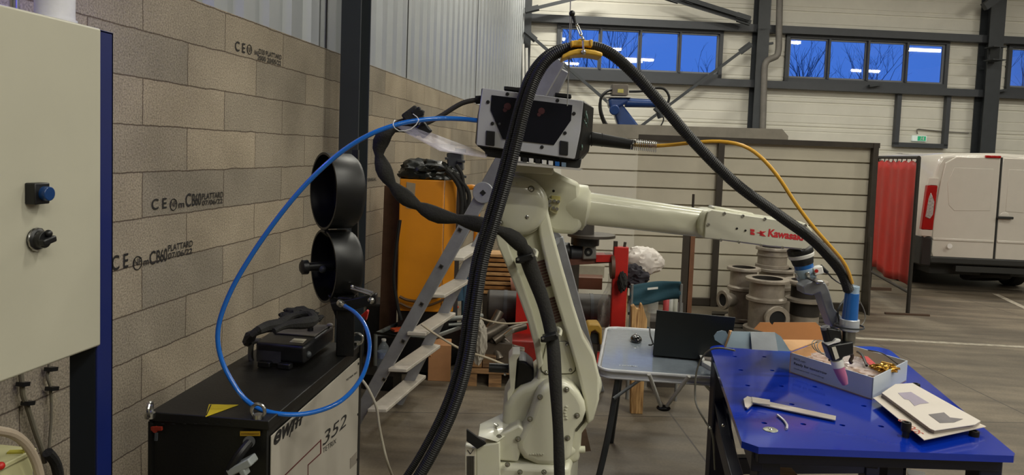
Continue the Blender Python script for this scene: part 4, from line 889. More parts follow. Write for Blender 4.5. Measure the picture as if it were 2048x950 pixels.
# ------------------------------------------------ spool holder behind the machine
t = thing('wire_spool_holder', 'pair of black round wire spool housings stacked on a post behind the welding machine', 'spool holder', base_at(690, 700, 3.0, WH))
ax = (-H*.82-N*.56).normalized()      # the open mouths look left and a little towards us
DS = 3.05
SH = mat('spool_black', '0e0e0d', .42, var=.2, scale=8)
def shell(c, r, dep, hub=True):
    s_ = obj('spool_housing', G().lathe([(0, -dep), (r*.90, -dep), (r, -dep+.02), (r*1.0, 0), (r*.965, 0), (r*.93, -dep+.03), (0, -dep+.025)], c, ax, 56), SH, t, smooth=40)
    obj('rim', G().lathe([(r*1.0, -.004), (r*1.02, -.004), (r*1.02, .004), (r*.96, .004), (r*.96, -.004)], c, ax, 56, close=False), SH, s_)
    return s_
c1 = V(648, 382, DS); s1 = shell(c1, .157, .125)
obj('hinge_tab', G().obox(c1-Z*.16+ax*.0-H*0, c1-Z*.185-ax*.03, .05, .02), SH, t)
c2 = V(648, 532, DS); s2 = shell(c2, .150, .12)
obj('spool_hub', G().lathe([(0, .10), (.018, .10), (.030, .092), (.030, .07), (.018, .065), (.022, -.09), (0, -.09)], c2-Z*.0, ax, 24), BLK, s2, smooth=40)
obj('hub_nut', G().sphere(c2+ax*.0-Z*.01+N*-.02, .016), DST, s2)
obj('support_post', G().prism([Vector((p.x, p.y, WH)) for p in (V(672, 700, 2.95), V(708, 700, 2.95), V(708, 700, 3.05), V(672, 700, 3.05))], Z*(V(690, 590, 3.0).z-WH)), BLKS, t, bevel=.004)
obj('rear_post', G().pp([(704, 300), (716, 300), (714, 600), (702, 600)], 3.14, .03), BLKS, t)
obj('support_arm', G().pp([(660, 607), (752, 588), (752, 608), (700, 622), (665, 622)], 2.93, .04), BLKS, t, bevel=.004)
obj('gusset', G().pp([(655, 590), (690, 600), (700, 640), (672, 640)], 2.97, .05), BLKS, t, bevel=.004)
obj('guide_rod', G().cyl(V(703, 577, 2.95), V(742, 590, 2.9), .006).cyl(V(706, 573, 2.97), V(746, 586, 2.92), .006), STEEL, t)
obj('end_screw', G().lathe([(0, .008), (.008, .006), (.014, 0)], V(742, 601, 2.925), -N, 20), STEEL, t)
obj('rod_screw', G().sphere(V(704, 573, 2.95), .008), STEEL, t)
obj('lock_tab', G().sphere(V(737, 677, 3.0), .008), STEEL, t)
single('red_clamp', G().pp([(716, 636), (733, 621), (736, 624), (732, 641), (727, 632), (720, 641)], 3.25, .03).obox(V(730, 640, 3.27), Vector((V(730, 640, 3.27).x, V(730, 640, 3.27).y, .0)), .03, .03), [mat('red_plastic', 'c02a22', .4)], 'red plastic lever right behind the spool holder arm', 'lever')
# ================================================================== blue perforated welding table
TH = .85
PB = mat('table_blue', '082c9e', .14, var=.05, scale=2, coat=.5)
A_, B_, C_, D_ = FL(1487, 893, TH), FL(2036, 912, TH), FL(1772, 693, TH), FL(1418, 690, TH)
print('TABLE', A_, B_, C_, D_, (B_-A_).length, (C_-B_).length, (D_-A_).length, (D_-C_).length)
tx = (B_-A_).normalized(); tW = (B_-A_).length; ty = Vector((-tx.y, tx.x, 0)); tL = ((D_-A_).dot(ty)+(C_-B_).dot(ty))/2
trz = math.atan2(tx.y, tx.x)
t = thing('welding_table', 'blue perforated steel welding table at the right foreground', 'table', ((A_+B_)/2+ty*tL/2)*1-Z*TH, trz)
skL = (D_-A_).dot(tx)/(D_-A_).dot(ty); skR = (C_-B_).dot(tx)/(C_-B_).dot(ty)
def TP(u, v, z=TH):        # u 0..1 across, v 0..1 to the back
    a = A_.lerp(B_, u); b = D_.lerp(C_, u); p = a.lerp(b, v); return Vector((p.x, p.y, z))
ch = .05
op = [TP(.075, 0), TP(1, 0.0), TP(1, .02), TP(.99, .97)]
cor = [TP(.055, 0), TP(.985, 0), TP(1, .015), TP(1, .93)]
for k in range(7): 
    a = k/6*math.pi/2; cor.append(TP(1-.10*(1-math.cos(a)), .93+.07*math.sin(a)))
cor += [TP(.10, 1)]
for k in range(1, 7):
    a = k/6*math.pi/2; cor.append(TP(.07*(1-math.sin(a)), 1-.05*(1-math.cos(a))))
cor += [TP(0, .035)]
g = G().prism([Vector((p.x, p.y, TH-.022)) for p in cor], Z*.022)
top = obj('table_top', g, PB, t)
# bore the clamping holes
hg = G(); HO = []
for i, u in enumerate((.115, .27, .425, .58, .735, .89)):
    for j, v in enumerate((.17, .33, .50, .67, .84)):
        HO.append((u, v))
for u, v in HO:
    p = TP(u, v); hg.cyl((p.x, p.y, TH-.05), (p.x, p.y, TH+.05), .0095, n=20)
hm = mesh_of('cutter', hg, PB, WM[t].inverted()); ho = bpy.data.objects.new('cutter', hm); COL.objects.link(ho); ho.parent = t
bm_ = top.modifiers.new('b', 'BOOLEAN'); bm_.object = ho; bm_.operation = 'DIFFERENCE'; bm_.solver = 'EXACT'
dg = bpy.context.evaluated_depsgraph_get(); dg.update(); nm = bpy.data.meshes.new_from_object(top.evaluated_get(dg)); top.modifiers.clear(); top.data = nm; nm.name = 'table_top'
for p_ in nm.polygons: p_.use_smooth = False
bpy.data.objects.remove(ho)
def tbeam(name, a, b, w, h, zc, mt=NAVY): 
    pa, pb = TP(*a, zc), TP(*b, zc); return obj(name, G().obox(pa, pb, w, h), mt, t, bevel=.004)
tbeam('front_rail', (.06, .05), (.97, .05), .04, .05, TH-.047); tbeam('back_rail', (.06, .95), (.94, .95), .04, .09, TH-.067)
tbeam('side_rail', (.07, .06), (.07, .94), .04, .09, TH-.067); tbeam('side_rail', (.95, .06), (.95, .94), .04, .09, TH-.067)
tbeam('cross_rail', (.5, .06), (.5, .94), .04, .06, TH-.06)
for u, v in ((.11, .10), (.93, .07), (.06, .93), (.92, .93)):
    p = TP(u, v, 0); obj('leg', G().obox(p, p+Z*(TH-.03), .075, .075, ty), NAVY, t, bevel=.006)
p = TP(.585, .08, 0); obj('centre_post', G().obox(p+Z*.0, p+Z*(TH-.03), .05, .05, ty), NAVY, t)
tbeam('lower_rail', (.07, .12), (.07, .93), .05, .08, .50); tbeam('lower_rail', (.1, .93), (.9, .93), .05, .08, .3)
obj('brace', G().obox(TP(.06, .92, .62), TP(.12, .12, .25), .05, .012).obox(TP(.08, .92, .62), TP(.14, .12, .25), .012, .05), NAVY, t)
obj('brace', G().obox(TP(.62, .10, TH-.1), TP(.75, .3, .2), .05, .02), NAVY, t)
for x, y in ((1420, 856), (1446, 851)):
    obj('bolt', G().sphere(V(x, y, V(x, y, 1).z*0+2.72), .006), STEEL, t)
single('bracket_profile', G().obox(FL(1815, 948, .55), FL(1850, 955, .55), .06, .02).obox(FL(1830, 950, .55), FL(1830, 950, .0), .02, .02), STEEL, 'silver metal profile just visible beneath the front rail of blue table', 'metal profile')
p = FL(1572, 946, .45); tb_ = single('wooden_block', G().box((p.x, p.y, .225), (.09, .12, .45), trz), WOOD, 'knotty wooden block under the front rail of the blue table', 'wooden block', bevel=.004)

# socket head bolts standing in the table
def tbolt(px, py, h, lab, r=.0155):
    b = FL(px, py, TH); t2 = thing('clamping_bolt', lab, 'bolt', b, 0, 'black bolts standing in the blue table')
    obj('shank', G().cyl(b, b+Z*(h-.025), r*.72), BLK, t2); obj('head', G().lathe([(r*.5, h-.014), (r*.5, h), (r*.92, h), (r, h-.004), (r, h-.03), (0, h-.03)], b, Z, 28), mat('blackened_steel', '25221f', .4, .5, var=.2), t2)
    obj('hex_socket', G().cyl(b+Z*(h-.016), b+Z*(h-.010), r*.5, n=6), DARK, t2)
tbolt(1811, 874, .05, 'black socket head bolt standing in front of the booklet on the blue table')
tbolt(1831, 782, .03, 'black socket head bolt half hidden behind the top edge of the booklet')
tbolt(1948, 872, .018, 'black bolt lying low under the right corner of the booklet')

# papers
PAP = mat('paper', 'c9bfb2', .75, var=.03); 
def paper(nm, pts, z, th, mt, lab, cat): return single(nm, G().prism([FL(x, y, z) for x, y in pts], Z*th), mt, lab, cat)
low = paper('paper_sheet', [(1746, 797), (1800, 775), (1972, 854), (1848, 881)], TH+.022, .0025, PAP, 'loose sheet with red lettering lying under the booklet on the blue table', 'paper')
a_, b_ = FL(1849, 868, TH+.0255), FL(1824, 850, TH+.0255); xd = (b_-a_).normalized(); yd = Z.cross(xd)
text('SOOOO', a_, xd, yd, .028, mat('red_orange_print', 'b8492e', .7), low, width=(b_-a_).length*1.6, ext=.0006)
pts = [(1763, 792), (1790, 774), (1824, 772), (1960, 848), (1949, 855), (1868, 867), (1859, 863)]
t = thing('booklet', 'white stapled booklet with two grey pictures lying on the blue table', 'booklet', FL(1850, 820, TH+.025))
obj('pages', G().prism([FL(x, y, TH+.026) for x, y in pts], Z*.012), mat('page_edges', 'a89f97', .8, var=.15), t)
cv = obj('cover', G().prism([FL(x+1, y-5, TH+.040) for x, y in pts], Z*.002), mat('cover_paper', 'cdc5bb', .6, var=.03), t)
zc = TH+.0425
obj('printed_picture', G().prism([FL(*p, zc) for p in ((1796, 786), (1822, 784), (1858, 806), (1840, 808), (1829, 812), (1818, 800), (1808, 798))], Z*.0006), mat('lilac_print', '9c93a3', .6), cv)
obj('printed_picture', G().prism([FL(*p, zc) for p in ((1857, 829), (1888, 825), (1900, 835), (1926, 838), (1908, 845), (1880, 846))], Z*.0006), mat('grey_print', '6f6a6b', .6, var=.2), cv)
single('hex_key', G().tube([FL(1776, 818, TH+.006), FL(1786, 821, TH+.006), FL(1800, 830, TH+.006), FL(1784, 826, TH+.006)], .0018, 6), DST, 'small bent dark wire lying beside the left edge of the booklet', 'wire')

# vernier caliper, bent pin and washer
t = thing('vernier_caliper', 'steel vernier caliper lying across the front of the blue table', 'caliper', FL(1580, 810, TH))
zc = TH+.006
CST = mat('matt_steel', 'b3aaa2', .42, .35, var=.08)
obj('beam', G().prism([FL(*p, zc) for p in ((1492, 800), (1500, 797), (1672, 834), (1671, 842), (1496, 806))], Z*.004), CST, t, bevel=.0006)
obj('fixed_jaw', G().prism([FL(*p, zc) for p in ((1487, 800), (1495, 795), (1510, 799), (1518, 805), (1505, 810), (1495, 819), (1490, 816))], Z*.005), CST, t)
obj('sliding_head', G().prism([FL(*p, zc+.0045) for p in ((1503, 796), (1540, 802), (1540, 811), (1520, 809), (1505, 808))], Z*.005), CST, t, bevel=.0006)
obj('depth_slot', G().prism([FL(*p, zc+.0098) for p in ((1502, 803.5), (1534, 810), (1534, 811), (1502, 805))], Z*.0004), DST, t)
single('bent_pin', G().tube([FL(1555, 830, TH+.005), FL(1566, 839, TH+.005), FL(1574, 850, TH+.005), FL(1573, 858, TH+.005)], .0042, 8), mat('pale_steel', 'c2c0c8', .35, .4), 'short bent silver pin lying beside the caliper on the blue table', 'pin')
c = FL(1541, 860, TH); t = thing('steel_washer', 'oily steel washer with a centre bolt near the left corner of blue table', 'washer', c)
obj('washer', G().lathe([(.008, 0), (.008, .003), (.021, .003), (.024, .001), (.024, 0)], c+Z*.0005, Z, 32), mat('oily_steel', 'a3a69a', .35, .5, var=.3, scale=60), t)
obj('bolt_head', G().sphere(c+Z*.003, .008, (1, 1, .6)), STEEL, t)

# open cardboard carton
BX = mat('carton_print', 'b4bcc6', .5, var=.03); BXS = mat('carton_print_dark', '768b98', .5, var=.03); INN = mat('kraft_board', 'c99d70', .85, var=.06); KR = mat('kraft_flap', 'a86f3d', .85, var=.06)  # flap colour is darker and greyer than the walls
hb = .085
f0, f1, f2 = FL(1580, 741, TH), FL(1744, 800, TH), FL(1812, 762, TH)      # front left, front right, back right feet
f0 = FL(1580, 745, TH); f3 = f0+(f2-f1)
t = thing('carton', 'open pale blue and white carton full of cables and packing on the blue table', 'box', (f0+f2)/2)
up = Z*hb; lean = lambda p: p
def wall(a, b, mt, nm='side_wall', tck=.004, h=hb): return obj(nm, G().prism([a, b, b+Z*h, a+Z*h], (f2-f1).normalized()*tck if abs((b-a).normalized().dot((f1-f0).normalized())) > .7 else -(f1-f0).normalized()*tck), mt, t)
fw = wall(f0, f1, BX, 'front_wall'); wall(f1, f2, BX, 'end_wall'); wall(f3, f2, BX, 'back_wall'); wall(f0, f3, INN, 'end_wall')
obj('inner_liner', G().prism([f3-(f2-f1).normalized()*.002, f2-(f2-f1).normalized()*.002, f2-(f2-f1).normalized()*.002+up, f3-(f2-f1).normalized()*.002+up], -(f2-f1).normalized()*.002), mat('white_board', 'b3bcbf', .6), t)
obj('bottom', G().prism([f0, f1, f2, f3], Z*.004), INN, t)
# lid thrown back to the left: kraft inside, two flaps
ex = (f1-f0).normalized(); ey = (f2-f1).normalized()
l0, l1 = f0+up, f3+up
lidv = [l0, l1, V(1560, 668, V(1560, 668, 1).z*0+3.25), V(1506, 680, 3.05)]
nbm = lambda pts, th=.004: G().prism(pts, Z*th)
L0 = V(1583, 703, (f0-CAM).dot(N)); L1 = FL(1650, 678, TH+hb); L2 = FL(1560, 672, TH+hb*.9); L3 = V(1462, 664, 2.95)
obj('lid_inside', G().prism([L0, L1, L2, V(1500, 672, 2.98)], Z*.004), INN, t)
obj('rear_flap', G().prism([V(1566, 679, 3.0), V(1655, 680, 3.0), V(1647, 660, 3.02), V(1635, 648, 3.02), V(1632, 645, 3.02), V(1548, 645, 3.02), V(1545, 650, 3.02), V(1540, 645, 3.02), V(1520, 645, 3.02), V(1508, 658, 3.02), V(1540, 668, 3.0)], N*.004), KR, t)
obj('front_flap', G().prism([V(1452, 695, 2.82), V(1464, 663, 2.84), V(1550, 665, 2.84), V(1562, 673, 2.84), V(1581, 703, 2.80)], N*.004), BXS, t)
obj('flap_band', G().prism([V(1504, 699, 2.795), V(1501, 664, 2.83), V(1550, 665, 2.83), V(1556, 702, 2.795)], N*.003), mat('carton_grey', 'a3a9ad', .5), t)
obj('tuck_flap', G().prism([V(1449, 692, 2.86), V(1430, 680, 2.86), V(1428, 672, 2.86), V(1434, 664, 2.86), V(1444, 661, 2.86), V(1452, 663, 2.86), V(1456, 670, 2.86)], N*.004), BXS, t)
obj('flap_edge', G().prism([V(1451, 695, 2.85), V(1455, 695, 2.85), V(1466, 663, 2.87), V(1461, 663, 2.87)], N*.02), INN, t)
def onf(px, py):
    r = ray(px, py); n_ = ex.cross(Z).normalized(); return CAM+r*((f0-n_*0-CAM).dot(n_)/r.dot(n_))
for s_, x0, y0, x1, y1_, h in (('BACK.com', 1588, 719, 1611, 725, 5), ('Ready for tomorrow', 1588, 730, 1654, 748, 8), ('industrial welding', 1588, 738, 1648, 757, 4)):
    a_, b_ = onf(x0, y0), onf(x1, y1_); xd = ex; text(s_, a_, xd, Z, m(h, 2.6), INK if h > 6 else mat('grey_ink', '6e757a', .7), fw, width=abs((b_-a_).dot(ex)), bold=.01, ext=.0012)
# contents, each its own thing
def IN(u, v, z=.05): return f0+(f1-f0)*u+(f2-f1)*v+Z*z
FILM = film_mat('crinkled_clear_film', 'd8cfcf', .5, .15)
single('plastic_bag', G().lump(IN(.36, .5, .058), (.10, .055, .022), 3, .3, 2.6), FILM, 'crumpled clear plastic bag at the left inside the open carton', 'bag')
single('plastic_bag', G().lump(IN(.72, .45, .058), (.08, .06, .02), 9, .3, 2.6), FILM, 'crumpled clear plastic bag at the right inside the open carton', 'bag')
single('red_booklet', G().obox(IN(.60, .70, .083), IN(.82, .45, .083), .03, .004), mat('pale_red_print', 'c23a3a', .5, var=.2, scale=40), 'red and white printed leaflet among the packing in the carton', 'leaflet')
for k, (u0, r_) in enumerate(((.17, .036), (.22, .040), (.27, .044))):
    c = IN(u0, .45, .10); u, v = basis(Vector((.4, -.5, .75)))
    single('cable_coil', G().tube([c+(u*math.cos(a)*1.5+v*math.sin(a))*r_ for a in [i*2*math.pi/20 for i in range(20)]], .0022, 6, raw=True, closed=True), mat('grey_wire', '6f6c66', .45), ['outer', 'middle', 'inner'][k]+' loop of the thin grey cable coiled in the left end of the carton', 'cable', 'cable loops in the carton')
for k, (x0, y0, x1, y1_) in enumerate(((.50, .75, .78, .35), (.30, .55, .42, .15), (.55, .95, .98, .75))): single('black_cable', G().tube([IN(x0, y0, .09), IN((x0+x1)/2, (y0+y1_)/2, .102), IN(x1, y1_, .086)], .0055 if k < 2 else .0025, 8), BLK, ['thick black cable lying across the middle of the open carton', 'black cable in the left half of the open carton', 'thin black cable arching along the back edge of the carton'][k], 'cable')
single('brass_fitting', G().lump(IN(.93, .5, .082), (.045, .022, .014), 2, .4, 3).cyl(IN(.86, .6, .09), IN(1.0, .55, .096), .007), mat('brass', 'c79a45', .25, .9, var=.2, scale=30), 'bundle of golden brass fittings at the right end of the carton', 'fittings')
# network cable and boxes on the camping table
single('network_cable', G().tube([V(1470, 701, 2.93), V(1440, 696, 3.0), V(1420, 700, 3.05), V(1404, 715, 3.08), V(1393, 745, 3.1), V(1390, 790, 3.1), V(1395, 815, 3.05), V(1412, 845, 3.0), V(1425, 870, 2.95), V(1430, 940, 2.9)], .004, 8), mat('grey_lan', '7c7b76', .5), 'grey network cable hanging from the table edge beside the blue table leg', 'cable')

# ------------------------------------------------ camping table
KH = .70
a_, b_, d_ = FL(1196, 739, KH), FL(1425, 752, KH), FL(1213, 654, KH)
ux = (b_-a_).normalized(); KW = .82; uy = Vector((-ux.y, ux.x, 0)); KD = .62
dv = (d_-a_); KD = dv.dot(uy); sk = dv.dot(ux)
print('CAMP', a_, b_, d_, 'depth', KD, 'skew', sk)
uy = dv.normalized(); KD = dv.length; ux = Vector((uy.y, -uy.x, 0))
ux = (ux+(b_-a_).normalized())/2; ux.normalize()
t = thing('camping_table', 'folding camping table with grey top and white rim behind the blue table', 'table', (a_.x, a_.y, 0)); 
def KP(x, y, z=KH): p = a_+ux*x+uy*y; return Vector((p.x, p.y, z))
rc = .06
def rr(x0, y0, x1, y1, r, z):
    out = []
    for cx0, cy0, a0 in ((x1-r, y0+r, -90), (x1-r, y1-r, 0), (x0+r, y1-r, 90), (x0+r, y0+r, 180)):
        for k in range(7): a = R(a0+15*k); out.append(KP(cx0+r*math.cos(a), cy0+r*math.sin(a), z))
    return out
obj('table_top', G().prism(rr(.014, .014, KW-.014, KD-.014, rc, KH-.006), Z*.006), mat('grey_laminate', '87919a', .2, var=.06, scale=30, coat=.8), t)
obj('rim', G().tube(rr(0, 0, KW, KD, rc+.01, KH-.002), .009, 8, raw=True, closed=True).prism(rr(.006, .006, KW-.006, KD-.006, rc, KH-.034), Z*.024).tube(rr(0, 0, KW, KD, rc+.01, KH-.036), .006, 8, raw=True, closed=True), mat('white_aluminium', 'bfc0c2', .4, .2), t)
tx_ = KP(.10, .09, KH+.0005); text('HOME', tx_, ux, uy, .016, mat('pale_print', 'c5ccd0', .6), t, width=.09, bold=.01)
LG = mat('dark_leg', '3a3d40', .45, .3)
obj('leg', G().tube([KP(.10, .06, KH-.03), KP(.06, .03, .35), KP(-.005, .0, .0)], .016, 10), LG, t); obj('leg', G().tube([KP(.12, KD-.06, KH-.03), KP(.06, KD-.03, .0)], .016, 10), LG, t)
obj('leg', G().tube([KP(KW-.10, .06, KH-.03), KP(KW-.04, .0, .0)], .016, 10), LG, t); obj('leg', G().tube([KP(KW-.12, KD-.06, KH-.03), KP(KW-.06, KD-.03, .0)], .016, 10), LG, t)
SR = mat('silver_rod', 'cccbc6', .4, .15)
hub = V(1327, 816, 3.55)
h1, h2 = V(1298, 748, 3.42), V(1378, 752, 3.42)
obj('strut', G().cyl(h1, hub-H*.01, .009), SR, t); obj('strut', G().cyl(h2, hub+H*.01, .009), SR, t)
obj('strut', G().cyl(V(1395, 752, 3.5), V(1425, 785, 3.5), .008), SR, t); obj('strut', G().cyl(V(1300, 748, 3.9), V(1250, 780, 3.9), .007), SR, t)
obj('hinge_hub', G().sphere(hub, .025, (1.4, 1, .6)), BLK, t)
obj('stay', G().cyl(V(1226, 798, 3.35), V(1272, 765, 3.5), .008), LG, t)
# laptop seen from behind its lid
l0, l1 = V(1306, 694, 3.78), V(1458, 705, 3.70)
l0.z = KH+.012; l1.z = KH+.012
t = thing('laptop', 'black laptop open with its lid towards the camera on the camping table', 'laptop', (l0+l1)/2-Z*.012)
lx = (l1-l0).normalized(); ly = Vector((-lx.y, lx.x, 0)); hz = V(1313, 618, 3.78).z-l0.z
obj('lid', G().prism([l0, l1, l1+Z*hz*.98-ly*.03+lx*.02, l0+Z*hz-ly*.03+lx*.01], ly*.008), mat('laptop_black', '15191a', .38, var=.1), t, bevel=.002)
obj('keyboard_base', G().prism([l0+ly*.01, l1+ly*.01, l1+ly*.24, l0+ly*.24], Z*.014), BLK, t, bevel=.002)
obj('emblem', G().obox((l0+l1)/2+Z*.12-ly*.0135, (l0+l1)/2+Z*.128-ly*.0145, .03, .002), mat('faint_emblem', '3a3f42', .3), t)
c = FL(1272, 683, KH); t = thing('computer_mouse', 'glossy black computer mouse on the grey camping table', 'mouse', c)
obj('shell', G().sphere(c+Z*.012, .034, (.95, 1.5, .75), M=Matrix.Rotation(trz, 3, 'Z')), mat('glossy_black', '0c0d0f', .12, coat=.6), t); obj('logo', G().sphere(c+Z*.030-N*.02, .008, (1, 1, .5)), STEEL, t); obj('wheel', G().sphere(c+Z*.036+N*.02, .006), STEEL, t)
single('laptop_cable', G().tube([V(1299, 655, 3.9), V(1301, 672, 3.8), V(1306, 688, 3.75), V(1298, 690, 3.72)], .004, 8), BLK, 'short black cable hanging at the left side of the laptop', 'cable')
single('paper_box', G().prism([FL(1405, 728, KH), FL(1430, 733, KH), FL(1440, 712, KH), FL(1412, 708, KH)], Z*.03), mat('grey_carton', '77706a', .7), 'small grey carton on the camping table corner beside the blue table', 'box')
single('paper_stack', G().prism([FL(1403, 731, KH+.0), FL(1422, 742, KH+.0), FL(1430, 738, KH), FL(1412, 726, KH)], Z*.02).prism([FL(1395, 705, KH+.03), FL(1404, 722, KH+.03), FL(1409, 720, KH+.03), FL(1400, 703, KH+.03)], Z*.006), mat('white_paper', 'c9c9c4', .7), 'white papers poking out around the small carton at the table corner', 'paper')
# ================================================================== ribbed steel screen behind the table
dS = 8.7
def FZ(px, py, d, z): p = V(px, py, d); return Vector((p.x, p.y, z))
PANEL = mat('painted_panel', 'ccc5b2', .5, var=.08, scale=1.2)
PANEL2 = mat('pale_panel', 'dad5c6', .5, var=.06, scale=1.2)
EDGE = mat('dark_edge_steel', '3a332b', .55, .2, var=.2)
t = thing('ribbed_screen', 'long free-standing screen of horizontally ribbed beige sheets behind the pipe fittings', 'screen', FZ(1500, 400, dS, 0))
def sheet(x0, x1, ztop, d, mt, nm='ribbed_panel', zbot=.06, pitch=.19, tilt=0):
    P0 = FZ(x0, 400, d, 0); P1 = FZ(x1, 400, d, 0); z = zbot; prof = []
    while z < ztop-.01:
        for dz, o in ((0, 0), (pitch*.86, 0), (pitch*.865, .04), (pitch*.955, .04), (pitch*.96, 0)):
            if z+dz <= ztop: prof.append((z+dz, o))
        z += pitch
    prof.append((ztop, 0)); g = G(); A = [g.b.verts.new(P0+Z*z+N*o) for z, o in prof]; B = [g.b.verts.new(P1+Z*z+N*o) for z, o in prof]
    for i in range(len(A)-1): g.face((A[i], B[i], B[i+1], A[i+1]))
    return obj(nm, g, mt, t, smooth=0)
zt1 = V(1740, 291, dS).z
sheet(1272, 1745, zt1-.03, dS, PANEL); sheet(1120, 1272, zt1-.02, dS-.03, PANEL2)
RL = mat('rib_gap_dark', '4a4236', .7)
obj('top_rail', G().obox(FZ(1272, 400, dS-.04, zt1), FZ(1750, 400, dS-.04, zt1), .07, .06), EDGE, t)
obj('side_post', G().obox(FZ(1743, 400, dS-.05, 0), FZ(1743, 400, dS-.05, zt1+.02), .06, .07, N), EDGE, t)
obj('bottom_rail', G().obox(FZ(1120, 400, dS-.03, .05), FZ(1745, 400, dS-.03, .05), .06, .08), EDGE, t)
obj('side_plate', G().prism([FZ(1738, 400, dS-.06, 0), FZ(1752, 400, dS-.25, 0), FZ(1746, 400, dS-.2, .9), FZ(1740, 400, dS-.06, .9)], H*.02), EDGE, t)
obj('middle_post', G().obox(FZ(1437, 400, dS-.06, 0), FZ(1437, 400, dS-.06, zt1), .07, .04, N), EDGE, t)
p0, p1 = V(1155, 262, 9.3), V(1568, 272, 9.3)
single('steel_sheet', G().prism([FZ(1150, 300, 9.3, 0), FZ(1566, 300, 9.3, 0), FZ(1575, 300, 9.3, p1.z-.0), FZ(1562, 300, 9.3, V(1562, 258, 9.3).z), FZ(1150, 300, 9.3, V(1150, 246, 9.3).z)], N*.01), mat('grey_sheet', '8d877c', .55, .2, var=.15, scale=3), 'plain grey steel sheet standing just behind the ribbed screen', 'steel sheet')
t = thing('steel_post', 'brown rusty U-channel post standing behind the laptop in front of screen', 'post', FZ(1372, 600, 7.0, 0))
ztp = V(1372, 388, 7.0).z
obj('web', G().obox(FZ(1366, 600, 7.0, 0), FZ(1366, 600, 7.0, V(1365, 470, 7.0).z), .052, .06, N), EDGE, t); obj('flange', G().obox(FZ(1378, 600, 7.0, 0), FZ(1378, 600, 7.0, V(1378, 470, 7.0).z), .042, .06, N), mat('rusty_channel', '7d553c', .6, .2, var=.3, scale=5), t)
obj('rod', G().cyl(FZ(1376, 600, 7.02, 0), FZ(1376, 600, 7.02, V(1376, 388, 7.0).z), .012), EDGE, t)

# ------------------------------------------------ flanged stainless pipe fittings
SS = mat('stainless_casting', 'a2988b', .42, .35, var=.25, scale=5); SSD = mat('pipe_inside', '37322d', .6, .4, var=.2)
def fitting(px, ytop, ybot, r, d, lab, port=None, z0=None, neck=.78, grp='stainless pipe fittings on the floor'):
    a = FZ(px, ytop, d, 0); zt_ = V(px, ytop, d).z; zb = V(px, ybot, d).z if z0 is None else z0; R_ = m(r, d); hh = zt_-zb
    t = thing('pipe_fitting', lab, 'pipe fitting', (a.x, a.y, zb), 0, grp); o = Vector((a.x, a.y, zb))
    n_ = R_*neck
    obj('body', G().lathe([(n_*.8, 0), (R_*.98, 0), (R_*.98, .03), (n_, .035), (n_, hh*.55), (R_*.92, hh*.58), (R_*.92, hh*.63), (n_*1.02, hh*.66), (n_*1.0, hh-.03)], o, Z, 40), SS, t)
    obj('top_flange', G().lathe([(R_*.68, hh-.06), (R_*.70, hh), (R_*.98, hh), (R_, hh-.006), (R_, hh-.03), (n_*.9, hh-.035)], o, Z, 40), SS, t)
    obj('bore', G().lathe([(R_*.68, hh-.002), (R_*.68, hh*.3), (0, hh*.3)], o, Z, 32), SSD, t)
    if port:
        dx, dy, pr, ln_ = port; q = o+Z*dy; ax_ = (-N*math.cos(dx)+H*math.sin(dx)).normalized()
        pt = obj('side_port', G().cyl(q, q+ax_*(R_*.9+ln_-.01), pr*.72, n=28).lathe([(pr*.66, 0), (pr, 0), (pr, .025), (pr*.98, .03), (pr*.66, .03), (pr*.62, .0)], q+ax_*(R_*.9+ln_-.01), ax_, 32), SS, t)
        obj('bore', G().cyl(q+ax_*(R_*.9+ln_+.0), q+ax_*(R_*.9+ln_+.008), pr*.62, n=28), DARK, pt)
    return t
fitting(1535, 556, 640, 43, 7.3, 'front stainless fitting with a round side port facing the camera', port=(.1, .17, .125, .06), z0=.05)
fitting(1488, 534, 610, 33, 7.75, 'stainless fitting at the left rear of the group with elbow behind', port=(-1.2, .22, .1, .08), z0=.05)
fitting(1613, 560, 640, 42, 7.4, 'right stainless fitting partly hidden behind the torch bracket', z0=.05, neck=.66)
b5 = fitting(1553, 535, 600, 42, 8.05, 'stainless fitting at the middle rear carrying another one on top', z0=.05)
zq = V(1553, 535, 8.05).z
fitting(1546, 494, 540, 33, 8.05, 'uppermost stainless ring fitting, stacked on the rear one just under the robot wrist', z0=zq+.002, neck=.86)
t = thing('pallet', 'dark worn wooden pallet beneath the stainless pipe fittings', 'pallet', FZ(1540, 640, 7.6, 0))
g = G()
for k in range(6):
    dd = 7.0+.2*k; obj('board', G().prism([FZ(1425, 600, dd, .03), FZ(1690 if k < 2 else 1660, 600, dd, .03), FZ(1690 if k < 2 else 1660, 600, dd+.13, .03), FZ(1425, 600, dd+.13, .03)], Z*.02), mat('dark_old_wood', '3a342b', .85, var=.3), t)
for x in (1440, 1545, 1640): obj('bearer', G().prism([FZ(x, 600, 7.0, 0), FZ(x+16, 600, 7.0, 0), FZ(x+16, 600, 8.1, 0), FZ(x, 600, 8.1, 0)], Z*.03), MATS['dark_old_wood'], t)

